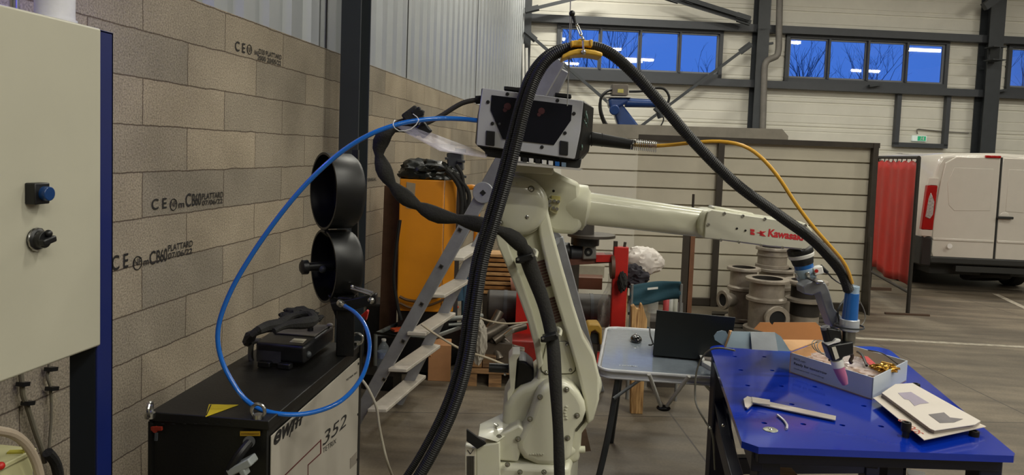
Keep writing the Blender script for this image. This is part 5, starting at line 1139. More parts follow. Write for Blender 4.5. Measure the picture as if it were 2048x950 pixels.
# ------------------------------------------------ red curtain on its frame
CU_ = mat('red_welding_curtain', 'c3261a', .5, var=.12, scale=4)
pR, pL = FL(1815, 629), FL(1742, 575); pR_, pL_ = Vector(pR), None
PRt = V(1838, 315, (pR-CAM).dot(N)); zc = PRt.z
pLt = FL(1815, 629); dL = 10.2; PL0 = V(1741, 540, dL); PL0.z = 0; zl = zc
print('CURTAIN', pR, PRt, PL0)
t = thing('welding_curtain', 'red welding curtain hung in a dark steel frame beside the white van', 'welding curtain', pR)
tp = Vector((PRt.x, PRt.y, zc))
FRM = mat('frame_black', '2f2a25', .55, .2)
obj('post', G().cyl(pR, tp, .022), FRM, t); obj('post', G().cyl(PL0, Vector((PL0.x, PL0.y, zc)), .022), FRM, t)
obj('top_bar', G().cyl(tp, Vector((PL0.x, PL0.y, zc)), .02), FRM, t)
zlow = V(1815, 585, (pR-CAM).dot(N)).z
obj('lower_bar', G().cyl(Vector((pR.x, pR.y, zlow)), Vector((PL0.x, PL0.y, zlow)), .018), FRM, t)
obj('foot', G().obox(FL(1770, 628), FL(1858, 632), .04, .04), mat('rusty_foot', '4f3a2b', .6), t); obj('foot', G().obox(PL0-H*.3+Z*.02, PL0+H*.3+Z*.02, .04, .04), MATS['rusty_foot'], t)
e0, e1 = tp, Vector((PL0.x, PL0.y, zc)); nn = (e1-e0).cross(Z).normalized()
def cf(u, v):
    p = e0.lerp(e1, .03+.94*u); drop = .05+.012*math.sin(u*40); bot = zlow+.06+.16*max(0, u-.15)*0+.03*math.sin(u*9)
    z = (zc-drop)*(1-v)+bot*v
    return Vector((p.x, p.y, z))+nn*(.012*math.sin(u*30)+.014*math.sin(u*11+1+v*2))*(.4+.6*v)
obj('curtain', G().grid(cf, 70, 14), CU_, t, solid=.003, smooth=60)
g = G()
for k in range(9): p = e0.lerp(e1, .06+.11*k); obj('curtain_tie', G().tube([p+Z*.0, p-Z*.03+nn*.01, p-Z*.06], .006, 6), FRM, t)

# ------------------------------------------------ white van
dV = 10.2
VW = mat('van_white', 'ccc6bc', .25, var=.02, coat=.6); VB = mat('van_black_plastic', '242422', .6, var=.1)
YD = Vector((0, 1, 0))
v0 = FZ(1983, 560, dV, 0)
t = thing('van', 'white panel van parked with its rear doors towards the camera at right', 'van', v0)
VX = Vector((math.cos(R(4)), math.sin(R(4)), 0)); VY = Vector((-VX.y, VX.x, 0))
def VP(px, py, off=0):      # on the rear face, off metres ahead of it
    o = v0+VY*off; r = ray(px, py); return CAM + r*((o-CAM).dot(VY)/r.dot(VY))
def vl(x, y, z): return v0+VX*x+VY*y+Z*z
# section of the body as (half width, height)
def sect(y, k=1.0, zt=1.93, tw=.80):
    ring_ = [(-.93*k, .42), (-.96*k, .75), (-.95*k, 1.1), (-.90*k, 1.45), (-.84*k, zt-.13), (-tw*k+.02, zt-.03), (-.6*k, zt+.01), (0, zt+.03)]
    r2 = ring_ + [(-x, z) for x, z in ring_[-2::-1]]
    return [vl(x, y, z) for x, z in r2]
g = G(); S_ = [sect(0.0, .985, 1.90), sect(.06, 1.0), sect(.6), sect(2.9), sect(3.3, .99, 1.86), sect(3.9, .95, 1.45, .72), sect(4.5, .93, 1.08, .8), sect(4.75, .86, .9, .75)]
RG = [[g.b.verts.new(p) for p in s_] for s_ in S_]; k_ = len(RG[0])
for a, b in zip(RG, RG[1:]):
    for i in range(k_): g.face((a[i], a[(i+1) % k_], b[(i+1) % k_], b[i]))
g.face(RG[0][::-1]); g.face(RG[-1]); body = obj('body', g, VW, t, smooth=50, bevel=.02)
def door(x0, x1, nm):
    g = G(); sg = 1 if x1 > 0 else -1
    outer = abs(x0) if sg < 0 else x1
    P_ = [vl(sg*.012, -.02, .47), vl(sg*.012, -.02, 1.90), vl(sg*.60, -.02, 1.89), vl(sg*.74, -.02, 1.80), vl(sg*.80, -.02, 1.45), vl(sg*.845, -.02, .98), vl(sg*.845, -.02, .56), vl(sg*.81, -.02, .47)]
    o_ = obj(nm, g.prism(P_, VY*.04), VW, t, bevel=.012, seg=3)
    # pressed window panel and lower swage
    P2 = [vl(sg*.10, -.024, 1.16), vl(sg*.10, -.024, 1.74), vl(sg*.62, -.024, 1.74), vl(sg*.70, -.024, 1.52), vl(sg*.66, -.024, 1.22), vl(sg*.58, -.024, 1.14)]
    obj('pressed_panel', G().prism(P2, VY*.01), VW, o_, bevel=.006, seg=2)
    obj('swage', G().obox(vl(sg*.02, -.02, .74), vl(sg*.84, -.02, .74), .02, .035), VW, o_, bevel=.008)
    return o_
dl = door(-.86, 0, 'rear_door'); dr_ = door(0, .86, 'rear_door')
obj('door_seal', G().obox(vl(0, -.012, .46), vl(0, -.012, 1.9), .02, .018, VY), VB, t)
hd = VP(2007, 435); c = v0+VX*(hd-v0).dot(VX)+Z*(hd.z)
hz_ = hd.z; hx = (hd-v0).dot(VX)
ob_ = obj('door_handle', G().obox(vl(hx-.11, -.05, hz_), vl(hx+.10, -.05, hz_), .03, .035), VB, dr_, bevel=.008); obj('handle_cup', G().lathe([(.0, .004), (.06, .004), (.068, 0)], vl(hx, -.022, hz_+.01), -VY, 28), VW, dr_)
# lamp cluster on the left corner
LR = mat('lamp_red', 'a31212', .15, var=.1, coat=.5); LC = mat('lamp_clear', 'c9c2bd', .12, .3, var=.3, scale=40, coat=.5)
def lampc(sg):
    F_ = lambda L_: [vl(sg*x, y, z) for x, y, z in L_]
    lo = obj('rear_lamp', G().loft(F_([(.855, -.045, .865), (.985, .01, .865), (.945, .01, 1.48), (.83, -.04, 1.48)]), F_([(.855, .05, .865), (.985, .08, .865), (.945, .08, 1.48), (.83, .05, 1.48)])), LR, t, bevel=.008)
    obj('clear_lens', G().prism(F_([(.90, -.036, 1.02), (.95, -.015, 1.04), (.925, -.012, 1.30), (.905, -.02, 1.38), (.86, -.04, 1.26), (.868, -.044, 1.08)]), VY*.03), LC, lo, bevel=.004)
    obj('lamp_cap', G().prism(F_([(.83, -.035, 1.485), (.94, .01, 1.485), (.93, .01, 1.585), (.82, -.035, 1.585)]), VY*.05), VW, lo, bevel=.004)
    obj('lower_cap', G().prism(F_([(.86, -.04, .775), (.985, .01, .775), (.985, .01, .86), (.86, -.04, .86)]), VY*.05), VW, lo, bevel=.004)
lampc(-1); lampc(1)
obj('brake_light', G().obox(vl(-.22, -.02, 1.905), vl(-.02, -.02, 1.905), .04, .035), LR, t, bevel=.008)
obj('bumper', G().prism([vl(-.93, .06, .40), vl(-.86, -.04, .40), vl(.86, -.04, .40), vl(.93, .06, .40)], Z*.10), VB, t, bevel=.02)
obj('bumper_corner', G().prism([vl(-.97, .02, .36), vl(-.86, -.06, .36), vl(-.855, -.06, .77), vl(-.965, .02, .77)], VY*.55), VB, t, bevel=.02)
obj('bumper_corner', G().prism([vl(.97, .02, .36), vl(.86, -.06, .36), vl(.855, -.06, .77), vl(.965, .02, .77)], VY*.55), VB, t, bevel=.02)
obj('underbody', G().box(vl(0, 2.3, .33), (1.5, 4.2, .2), R(4)), VB, t)
obj('tow_bar', G().obox(vl(-.5, .02, .34), vl(.5, .02, .34), .08, .08).obox(vl(.14, -.06, .30), vl(.14, -.06, .45), .05, .05), VB, t)
TY = mat('tyre_rubber', '1f1e1c', .85, var=.2, scale=30, bump=.3)
def wheel(x, y, z, ax_, r=.33, w_=.21, nm='wheel'):
    o = vl(x, y, z); wv = obj(nm, G().lathe([(r*.62, -w_/2), (r*.9, -w_/2), (r, -w_/2+.03), (r, w_/2-.03), (r*.9, w_/2), (r*.62, w_/2)], o, ax_, 36, close=True), TY, t); obj('rim', G().lathe([(0, .03), (r*.3, .04), (r*.62, .06), (r*.62, -.06), (0, -.05)], o, ax_, 28), mat('steel_rim', '55534f', .5, .5), wv)
for x in (-.80, .80):
    for y in (.95, 3.9): wheel(x, y, .33, VX)
wheel(.16, .45, .24, (Z+VY*.25).normalized(), .32, .19, 'spare_wheel')
obj('fuel_sticker', G().lathe([(0, .003), (.035, .003), (.035, 0)], VP(1895, 491)-VY*.06, -VY, 20), mat('white_sticker', 'f0eeea', .5, emit=0), dl)

# ------------------------------------------------ blue robot far behind
BRB = mat('robot_blue', '1c3f7c', .35, var=.08, coat=.3)
dF = 11.6
t = thing('industrial_robot', 'blue robot arm with a grey box on top rising behind the screen', 'robot', FZ(1270, 250, dF, 0))
obj('pedestal', G().prism([FZ(1255, 250, dF, 0), FZ(1300, 250, dF, 0), FZ(1300, 250, dF+.4, 0), FZ(1255, 250, dF+.4, 0)], Z*.9), BRB, t, bevel=.02)
obj('turret', G().cyl(FZ(1278, 250, dF+.2, .9), FZ(1278, 250, dF+.2, 1.3), .22, .18), BRB, t)
obj('lower_arm', G().prism([V(1224, 212, dF), V(1245, 208, dF), V(1279, 252, dF), V(1300, 290, dF), V(1265, 300, dF), V(1236, 250, dF)], N*.18), BRB, t, bevel=.03, seg=3)
obj('elbow', G().pp([(1217, 196), (1256, 195), (1257, 205), (1240, 214), (1232, 222), (1219, 214)], dF-.05, .28), BRB, t, bevel=.04, seg=3)
obj('elbow_cap', G().cyl(V(1229, 220, dF-.1), V(1229, 220, dF+.05), .08), BRB, t, bevel=.015); 
obj('forearm', G().cyl(V(1250, 205, dF+.05), V(1316, 207, dF+.05), .075, .062), BRB, t, smooth=40)
obj('wrist', G().obox(V(1312, 213, dF), V(1325, 226, dF), .10, .12).cyl(V(1318, 224, dF), V(1322, 236, dF), .05), DST, t, bevel=.01)
bxx = obj('junction_box', G().pp([(1225, 168), (1257, 169), (1256, 191), (1224, 190)], dF-.05, .22), mat('grey_steel_box', '6e675f', .5, .2), t, bevel=.008); obj('yellow_label', G().pp([(1236, 178), (1247, 178), (1247, 186), (1235, 185)], dF-.056, .005), mat('label_yellow', 'c9c06a', .6), bxx)
obj('tray', G().pp([(1209, 192), (1262, 193), (1262, 195), (1209, 194)], dF-.08, .3), SR if 'SR' in globals() else ALU, t)
obj('robot_cable', G().tube([V(x, y, dF) for x, y in ((1226, 178), (1212, 184), (1202, 196), (1201, 215), (1206, 235), (1216, 255))], .022, 8).tube([V(x, y, dF+.05) for x, y in ((1224, 187), (1208, 190), (1199, 205), (1200, 228), (1210, 255))], .012, 8), BLK, t)
obj('robot_cable', G().tube([V(x, y, dF) for x, y in ((1258, 183), (1285, 182), (1310, 176), (1328, 178), (1338, 192), (1336, 206))], .02, 8), BLK, t)
obj('robot_cable', G().tube([V(x, y, dF) for x, y in ((1325, 228), (1327, 240), (1320, 255))], .01, 8), BLK, t)

# ------------------------------------------------ aluminium ladder
AL = mat('ladder_aluminium', 'a0a2a6', .42, .4, var=.15, scale=6)
t = thing('ladder', 'aluminium folding ladder with flat white treads opened out behind the robot', 'ladder', FL(745, 850))
F1 = FL(703, 856); T1 = V(968, 385, 4.25); off_ = Vector((.16, .62, 0)); off_ = H*.10+N*.60
F2 = FL(795, 808); F2z = F2
T2 = V(1015, 372, 4.85)
def rail(nm, a, b, w=.075, th=.028): return obj(nm, G().obox(a, b, th, w, (b-a).cross(off_)), AL, t, bevel=.004)
r1 = rail('rail', F1, T1); r2 = rail('rail', F2, T2, .07)
U1 = V(1118, 118, 4.05); U2 = V(1128, 140, 4.6)
rail('rail', T1, U1, .080); rail('rail', T2, U2, .07)
for a in (T1, T2): 
    hh = obj('hinge', G().cyl(a-off_.normalized()*.03, a+off_.normalized()*.03, .062, n=28), AL, t, bevel=.004); obj('lock_hole', G().cyl(a-off_.normalized()*.034, a-off_.normalized()*.028, .018, n=4), DARK, hh)
up_ = (T1-F1).cross(off_).normalized()
if up_.z < 0: up_ = -up_
for k, (x, y) in enumerate(((960, 448), (905, 530), (843, 606), (808, 682), (771, 757))):
    p = V(x-22, y+2, 4.3) if False else None
for x, y in ((921, 459), (884, 532), (845, 607), (808, 681), (770, 757)):
    # square rung ends showing through the near rail
    tt = (F1.z-0); r_ = ray(x, y); nrm = (T1-F1).cross(up_).normalized(); P_ = CAM+r_*((F1-CAM).dot(nrm)/r_.dot(nrm)); P_ = P_-nrm*.0
    sg = -1 if (off_.dot(nrm) > 0) else 1
    q = P_+nrm*sg*.016
    obj('rung_end', G().obox(q-nrm*sg*.004, q+nrm*sg*.003, .024, .024, T1-F1), STEEL, r1); obj('rung_hole', G().obox(q, q+nrm*sg*.0045, .016, .016, T1-F1), DARK, r1)
TRD = mat('white_tread', 'b9b2a6', .5, var=.12, scale=12)
for (ax, ay, bx_, by) in ((900, 522, 952, 492), (862, 596, 920, 563), (824, 672, 892, 628), (786, 745, 862, 692), (745, 826, 834, 752)):
    a = V(ax, ay, 4.33); 
    # solve: tread is level, runs from the near rail to the far one
    zz_ = a.z; b = FL(bx_, by, zz_) if zz_ < CAM.z-.1 else V(bx_, by, 4.9); dd = b-a
    if dd.length > .85: dd = dd.normalized()*.85
    b = a+dd; fw_ = Vector((dd.y, -dd.x, 0)).normalized()*.11
    obj('tread', G().prism([a-fw_*.3, a+fw_*.7+dd*.04, b+fw_*.7-dd*.04, b-fw_*.3], Z*.022), TRD, t, bevel=.004)
K0 = V(1040, 360, 4.9); K1 = V(1117, 475, 5.2); K2 = FL(1200, 783)
rail('rail', T2, K1, .05); rail('rail', K1, K2, .065); 
obj('stay', G().obox(V(1118, 478, 5.2), V(1092, 505, 5.0), .02, .035), AL, t)
K3 = FL(1150, 850); None

# ------------------------------------------------ orange machine and what lies on it
OR = mat('orange_enamel', 'd98a14', .42, var=.06, scale=2); dO = 5.75
t = thing('orange_cabinet', 'tall orange machine cabinet standing by the block wall behind the ladder', 'machine cabinet', FZ(857, 600, dO, 0))
zt_ = V(803, 358, dO).z; zb_ = V(800, 622, dO).z
def ob(x0, x1, z0, z1, d, dep): return G().prism([FZ(x0, 400, d, z0), FZ(x1, 400, d, z0), FZ(x1, 400, d+dep, z0), FZ(x0, 400, d+dep, z0)], Z*(z1-z0))
obj('body', ob(799, 888, zb_, zt_, dO, .45), OR, t, bevel=.008)
obj('side_panel', G().prism([FZ(889, 400, dO+.0, zb_), FZ(913, 400, dO+.04, zb_), FZ(913, 400, dO+.5, zb_), FZ(889, 400, dO+.4, zb_)], Z*(zt_-zb_)), OR, t, bevel=.006)
obj('plinth', ob(802, 905, 0, zb_, dO+.03, .4), BLKS, t)
obj('label_plate', G().pp([(813, 364), (831, 367), (829, 400), (824, 418), (812, 416)], dO-.004, .006), mat('dull_grey_plate', '9b8d74', .5), t)
obj('hose_loop', G().tube([V(x, y, dO-.03) for x, y in ((799, 593), (815, 600), (840, 602), (880, 592))], .012, 8).tube([V(x, y, dO-.03) for x, y in ((799, 606), (825, 616), (860, 610), (890, 598))], .01, 8), mat('brown_hose', '5d4326', .6), t)
single('guard_rail', G().tube([V(x, y, 5.9) for x, y in ((932, 375), (948, 375), (955, 385), (955, 420), (950, 520))], .022, 8).tube([V(x, y, 5.9) for x, y in ((955, 440), (925, 475))], .016, 8).tube([V(950, 520, 5.9), FZ(948, 600, 5.9, 0)], .022, 8), OR, 'orange tubular guard frame just right of the orange cabinet', 'guard frame')
single('black_bag', G().lump(V(857, 345, dO+.18), (.21, .16, .10), 6, .3, 1.7, flat=.05), mat('black_bin_bag', '181a17', .3, var=.2), 'crumpled black plastic sheet heaped on top of the orange cabinet', 'bag')
t = thing('cable_reel', 'dark mechanism with levers and hanging cables behind the orange cabinet top', 'mechanism', FZ(907, 330, 5.95, 0))
DGY = mat('dark_grey_metal', '3f4144', .5, .3, var=.15)
obj('column', ob(898, 922, 0, V(905, 303, 5.95).z, 5.95, .1), DGY, t); obj('head', G().pp([(893, 306), (924, 302), (926, 340), (916, 346), (895, 338)], 5.9, .18), DGY, t, bevel=.01)
obj('lever', G().obox(V(910, 300, 5.88), V(932, 302, 5.88), .03, .03).obox(V(914, 322, 5.88), V(930, 323, 5.88), .03, .02).obox(V(915, 350, 5.85), V(933, 354, 5.85), .02, .02).obox(V(890, 317, 5.88), V(896, 317, 5.88), .02, .02), DGY, t, bevel=.004)
for k, pp_ in enumerate((((893, 340), (905, 352), (918, 372), (924, 400), (922, 440)), ((905, 344), (921, 362), (935, 380), (938, 402), (928, 430)), ((912, 330), (924, 350), (928, 385), (932, 425), (925, 452)))):
    obj('hanging_cable', G().tube([V(x, y, 5.7) for x, y in pp_], .020-.003*k, 8), BLKM, t)
single('plank_and_shadow', G().prism([FZ(764, 400, 6.0, 0), FZ(798, 400, 6.0, 0), FZ(800, 400, 6.05, V(800, 372, 6.05).z), FZ(768, 400, 6.05, V(768, 372, 6.0).z)], N*.02), mat('plank_shadow_brown', '5a3f2c', .7, var=.25), 'dark brown plank and painted-in wall shadow left of the orange cabinet', 'board')  # one dark board stands for a plank plus the shadow on the blocks
single('black_hose', G().tube([V(x, y, 5.6) for x, y in ((800, 440), (792, 500), (788, 560), (795, 610), (802, 640))], .014, 8), BLKR, 'black hose hanging down the left edge of the orange cabinet', 'hose')

# ------------------------------------------------ clutter on the floor behind the ladder
t = thing('parts_crate', 'low black metal crate with grey tubular rim behind the welding machine', 'crate', FZ(830, 700, 5.0, 0))
RM = mat('grey_tube', '7f827d', .45, .4, var=.15)
cA, cB, cC, cD = FL(752, 668, .30), FL(862, 676, .30), FL(940, 648, .30), FL(812, 640, .30)
obj('bin', G().loft([Vector((p.x, p.y, .03)) for p in (cA, cB, cC, cD)], [Vector((p.x, p.y, .28)) for p in (cA, cB, cC, cD)]), BLKS, t)
obj('rim', G().tube([cA, cB, cC, cD], .018, 8, raw=True, closed=True), RM, t)
obj('rim_bar', G().cyl(FL(870, 640, .38), FL(965, 632, .38), .02).cyl(FL(860, 652, .33), FL(960, 646, .33), .014), RM, t)
[obj('corner_post', G().cyl(q_, Vector((q_.x, q_.y, 0)), .015), RM, t) for q_ in (cA, cB)]
single('orange_strap', G().obox(FL(785, 660, .32), FL(812, 657, .32), .08, .015), mat('orange_plastic', 'c8502a', .5), 'short orange plastic strip lying in the crate left of the ladder rail', 'strip')
single('orange_rod', G().cyl(FL(886, 637, .38), FL(915, 614, .40), .012), mat('orange_plastic', 'c8502a'), 'thin orange rod sticking out of the crate right of ladder rail', 'rod')
single('black_case', G().obox(FZ(738, 650, 6.2, .22), FZ(786, 650, 6.2, .22), .3, .44), BLK, 'black case standing behind the spool holder beside the crate', 'case', bevel=.02)
c = FL(764, 742, .0); c = FZ(766, 742, 5.3, 0); zb2 = V(766, 742, 5.3).z
t = thing('water_bottle', 'clear plastic water bottle with blue label standing left of the ladder', 'bottle', (c.x, c.y, max(0, zb2)))
o = Vector((c.x, c.y, max(0, zb2))); hb_ = V(770, 678, 5.3).z-o.z; 
obj('bottle', G().lathe([(0, 0), (.042, 0), (.045, .01), (.043, .05), (.045, .09), (.044, hb_*.62), (.036, hb_*.78), (.016, hb_*.90), (.016, hb_*.97)], o, Z, 24), film_mat('clear_bottle', 'aab4b8', .35, .1), t, smooth=60)
obj('label', G().lathe([(.0455, hb_*.42), (.0455, hb_*.62)], o, Z, 24), mat('bottle_label', '8c9ab8', .5, var=.3, scale=40), t); obj('cap', G().cyl(o+Z*hb_*.94, o+Z*hb_*1.0, .017), WHITE, t)
single('bottle_stand', G().box((c.x, c.y, o.z/2), (.22, .22, max(.02, o.z))), BLKS, 'dark box under the water bottle', 'box')
def carton_(nm, x0, x1, yt, d, dep, lab, mt=CARD, zb=0, rz=0):
    zt = V(x0, yt, d).z; o_ = ob(x0, x1, zb, zt, d, dep); return single(nm, o_, mt, lab, 'box', bevel=.003)
t = thing('cardboard_box', 'brown cardboard box with one flap open on the floor behind the ladder', 'box', FZ(895, 760, 5.45, 0))
obj('body', ob(866, 912, 0, V(866, 690, 5.45).z, 5.45, .2), CARD, t, bevel=.003)
obj('flap', G().prism([V(850, 700, 5.4), V(868, 690, 5.47), V(868, 720, 5.47)], N*.006), CARD, t)
PW = wood_mat('pallet_wood', '6b4f33', '94704a')
t = thing('small_pallet', 'worn wooden pallet lying behind the robot base', 'pallet', FZ(990, 760, 5.2, 0))
for k in range(4): obj('board', ob(938, 1060, .10, .125, 5.35+.16*k, .13), PW, t)
for x in (940, 990, 1040): obj('block', ob(x, x+26, 0, .10, 5.36, .6), PW, t)
single('wooden_crate', ob(945, 975, .13, V(950, 702, 5.4).z, 5.4, .25), PW, 'small brown wooden crate standing on the pallet behind the hoses', 'crate', bevel=.004)
single('wooden_crate', ob(976, 1003, .13, V(980, 712, 5.4).z, 5.4, .25), WOODD, 'darker low wooden crate on the pallet left of the robot motor', 'crate', bevel=.004)
single('paper_sack', G().lump(FZ(958, 680, 5.0, .42), (.05, .06, .13), 12, .3, 2), mat('white_sack', 'a39c90', .8), 'crumpled pale paper standing up behind the arching hoses', 'paper')
for k, (x0, y0, d0, x1, y1_, d1) in enumerate(((912, 625, 4.2, 1070, 675, 5.3), (880, 690, 4.3, 1010, 735, 5.2))):
    pass
single('white_rope', G().tube([V(x, y, 4.35) for x, y in ((842, 648), (870, 668), (915, 695), (940, 705), (975, 716), (1010, 730))], .007, 6), mat('dirty_rope', 'b0a48e', .8), 'pale rope running down from the ladder towards the robot motor', 'rope')
single('white_rope', G().tube([V(x, y, 4.9) for x, y in ((950, 632), (975, 641), (1010, 647), (1050, 645), (1070, 642))], .006, 6), mat('dirty_rope', 'b0a48e'), 'pale cord slung from the crate to the red plate', 'rope')
single('white_cable', G().tube([V(720, 755, 3.6), V(735, 775, 3.6), V(752, 812, 3.6), V(758, 850, 3.6), V(766, 890, 3.6), V(775, 925, 3.6), FL(790, 965)], .007, 8), mat('dirty_white_cable', 'b5ae9d', .5), 'dirty white cable trailing down behind the welding machine to the floor', 'cable')
# stacked battens
for k in range(9):
    zz_ = V(1000, 582-9.2*k, 7.2).z; jx = rnd.uniform(-3, 3)
    zlab = ['lowest', 'second from the bottom', 'third from the bottom', 'fourth from the bottom', 'middle one', 'fourth from the top', 'third from the top', 'second from the top', 'topmost'][k]
    single('wooden_batten', G().prism([FZ(970+jx, 500, 7.2, zz_-.034), FZ(1045+jx, 500, 7.2, zz_-.034), FZ(1045+jx, 500, 7.5, zz_-.034), FZ(970+jx, 500, 7.5, zz_-.034)], Z*.033), [WOOD, mat('orange_wood', '9a6a35', .7, var=.25)][k % 2], f'brown wooden batten in the stack left of the robot arm, {zlab}', 'batten', 'stacked wooden battens', bevel=.006)
zst = V(1000, 582, 7.2).z-.036
single('stack_support', ob(972, 1045, 0, zst, 7.22, .25), EDGE, 'dark support block carrying the stack of wooden battens', 'support')
single('wood_offcut', G().cyl(V(1022, 570, 7.1), V(1040, 568, 7.1), .07, n=14), mat('pinkish_wood', 'a3705c', .8, var=.2), 'round pinkish wood offcut resting on the dark drum by the battens', 'offcut')
# dark horizontal tank
c0_, c1_ = V(974, 612, 6.5), V(1218, 622, 6.5); rr_ = m(33, 6.5)
t = thing('steel_tank', 'long dark cylindrical tank lying across behind the robot arm', 'tank', Vector(((c0_.x+c1_.x)/2, (c0_.y+c1_.y)/2, 0)))
TK = mat('dark_tank', '3b3733', .5, .3, var=.25, scale=4)
obj('shell', G().cyl(c0_, c1_, rr_, n=40), TK, t, bevel=.02, smooth=40)
for q in (.15, .5, .85): p = c0_.lerp(c1_, q); obj('band', G().lathe([(rr_, -.015), (rr_+.004, -.015), (rr_+.004, .015), (rr_, .015)], p, c1_-c0_, 40), DGY, t)
for q in (.2, .8): p = c0_.lerp(c1_, q); obj('saddle', G().obox(Vector((p.x, p.y, 0)), Vector((p.x, p.y, p.z-rr_*.6)), .3, .06, N), EDGE, t)
single('red_plate', G().prism([FZ(1036, 500, 6.2, .2), FZ(1082, 500, 6.2, .2), FZ(1082, 500, 6.2, V(1070, 560, 6.2).z), FZ(1037, 500, 6.2, V(1037, 520, 6.2).z)], N*.05), RED, 'upright red steel plate behind the robot arm', 'plate')
single('red_block', ob(1000, 1085, .0, .20, 5.95, .5), mat('red_paint_dirty', '97201a', .5, var=.2, dirt='5d2018'), 'low dirty red steel base behind the robot motor', 'base', bevel=.01)
# scrap heap
SCR = mat('scrap_metal', '6d655b', .4, .7, var=.35, scale=12)
for k, (x, y, a, l_, r_) in enumerate(((975, 668, .4, .16, .05), (1000, 680, 2.2, .13, .04), (985, 650, 1.2, .12, .035), (1018, 662, .9, .14, .03), (965, 690, 2.8, .12, .045), (1010, 695, .1, .15, .035), (990, 695, 1.8, .10, .04))):
    p = V(x, y, 5.5+.05*(k % 3)); dv = (H*math.cos(a)+Z*math.sin(a)*.5+N*.3).normalized()
    w_ = ['bent grey scrap pipe at the left of the scrap heap', 'scrap pipe elbow in the middle of the scrap heap', 'short scrap tube on top of the scrap heap', 'narrow bright scrap tube at the right of the heap', 'stubby scrap tube low at the left of the heap', 'long scrap tube low at the right of the heap', 'short scrap tube at the bottom middle of the heap'][k]
    single('scrap_tube', G().tube([p-dv*l_, p, p+(dv+Z*.3*(-1)**k).normalized()*l_], r_, 12), SCR, w_, 'scrap tube', 'scrap tubes behind the hoses')
single('scrap_bin', ob(955, 1035, .0, .30, 5.45, .35), mat('brown_bin', '4a3f33', .7, var=.2), 'low brown bin holding the heap of scrap tubes', 'bin')
single('threaded_bar', G().corr([V(1010, 672, 5.35), V(1028, 658, 5.35)], .02, 10, .02), STEEL, 'short shiny threaded bar lying on the scrap heap', 'bar')
single('blue_pipe', G().cyl(V(915, 545, 6.3), V(918, 600, 6.3), .05).cyl(V(930, 530, 6.3), Vector(FZ(932, 600, 6.3, 0)), .03), mat('dull_blue_plastic', '35546b', .5), 'dull blue plastic pipes standing behind the ladder', 'pipe')

# ------------------------------------------------ positioner, post, bags, chair
t = thing('turntable', 'dark round turntable with drum and grey gear motor behind the robot elbow', 'turntable', FZ(1178, 600, 6.0, 0))
dT = 6.0; zt_ = V(1180, 468, dT).z; o = FZ(1183, 468, dT, 0)
obj('disc', G().lathe([(0, zt_-.025), (m(48, dT), zt_-.022), (m(48, dT), zt_), (0, zt_+.002)], o, Z, 48), mat('worn_disc', '57514a', .45, .5, var=.25), t)
obj('drum', G().lathe([(0, zt_), (.10, zt_), (.10, zt_+.085), (.075, zt_+.085), (.075, zt_+.04), (0, zt_+.04)], o-H*.08, Z, 32), mat('dark_drum', '35302b', .6), t)
for x in (-.12, -.03): obj('stud', G().cyl(o+H*x+Z*zt_, o+H*x+Z*(zt_+.14), .012), DARK, t)
obj('bearing', G().cyl(o-H*.05+Z*(zt_-.09), o-H*.05+Z*(zt_-.025), .115, n=28), BLKS, t)
gm = obj('gearbox', G().pp([(1166, 490), (1192, 489), (1193, 519), (1165, 520)], dT-.05, .14), mat('cast_aluminium', '8b8a86', .45, .5, var=.1), t, bevel=.012)
obj('output_ring', G().lathe([(.014, .012), (.03, .012), (.034, 0)], V(1177, 504, dT-.05), -N, 24), DARK, gm)
obj('motor', G().cyl(V(1140, 505, dT+.02), V(1166, 505, dT+.02), .06), DGY, t, bevel=.01); obj('motor_fan', G().cyl(V(1122, 503, dT+.02), V(1140, 503, dT+.02), .075), BLKS, t, bevel=.01)
obj('arm', G().obox(V(1120, 521, dT+.05), V(1222, 515, dT+.05), .12, .07), mat('brown_steel', '6d4435', .5), t); obj('red_arm', G().pp([(1192, 510), (1226, 510), (1226, 524), (1192, 524)], dT-.03, .14), RED, t)
obj('terminal_box', G().pp([(1143, 520), (1158, 520), (1155, 536), (1143, 533)], dT, .1), BLKS, t)
obj('red_post', G().obox(FZ(1237, 600, dT, 0), FZ(1237, 600, dT, V(1237, 493, dT).z), .12, m(17, dT), N), RED, t, bevel=.006)
obj('post_plate', G().obox(FZ(1226, 600, dT, V(1226, 560, dT).z), FZ(1226, 600, dT, V(1226, 482, dT).z), .03, .035, N).obox(FZ(1243, 600, dT, V(1243, 500, dT).z), FZ(1245, 600, dT, V(1245, 484, dT).z), .02, .02, N), EDGE, t)
obj('brake_disc', G().cyl(V(1221, 533, dT), V(1228, 533, dT), .10, n=32), mat('brown_disc', '5a3f30', .5), t)
obj('foot_plate', G().box(FZ(1200, 600, dT+.05, .02), (.6, .5, .04), trz), RED, t)
obj('column', G().obox(FZ(1140, 600, dT+.05, 0), FZ(1140, 600, dT+.05, V(1140, 515, dT).z), .12, .12, N), EDGE, t)
single('brown_beam', ob(1130, 1212, V(1130, 577, 6.9).z, V(1130, 554, 6.9).z, 6.9, .2), mat('red_brown_steel', '6e4433', .4, .3, var=.15), 'red-brown steel beam lying on the dark tank behind the robot', 'beam')
single('white_bag', G().lump(V(1286, 522, 6.4), (.165, .12, .125), 5, .16, 1.6), film_mat('white_translucent_film', 'e2dad2', .95, .35), 'round milky white plastic bag resting on dark clothes beside the red post', 'bag')
single('dark_jacket', G().lump(V(1264, 554, 6.2), (.12, .08, .085), 8, .35, 2.0), mat('dark_violet_cloth', '29262e', .85, var=.2), 'dark rumpled jacket hanging over the wooden frame right of the red post', 'jacket')
single('dark_glove', G().lump(V(1245, 565, 5.9), (.035, .04, .075), 18, .3, 2), BLKM, 'small black cloth hanging on the front of the red post', 'cloth')
t = thing('board_stand', 'pale wooden board frame standing behind the camping chair', 'wooden frame', FZ(1262, 600, 6.3, 0))
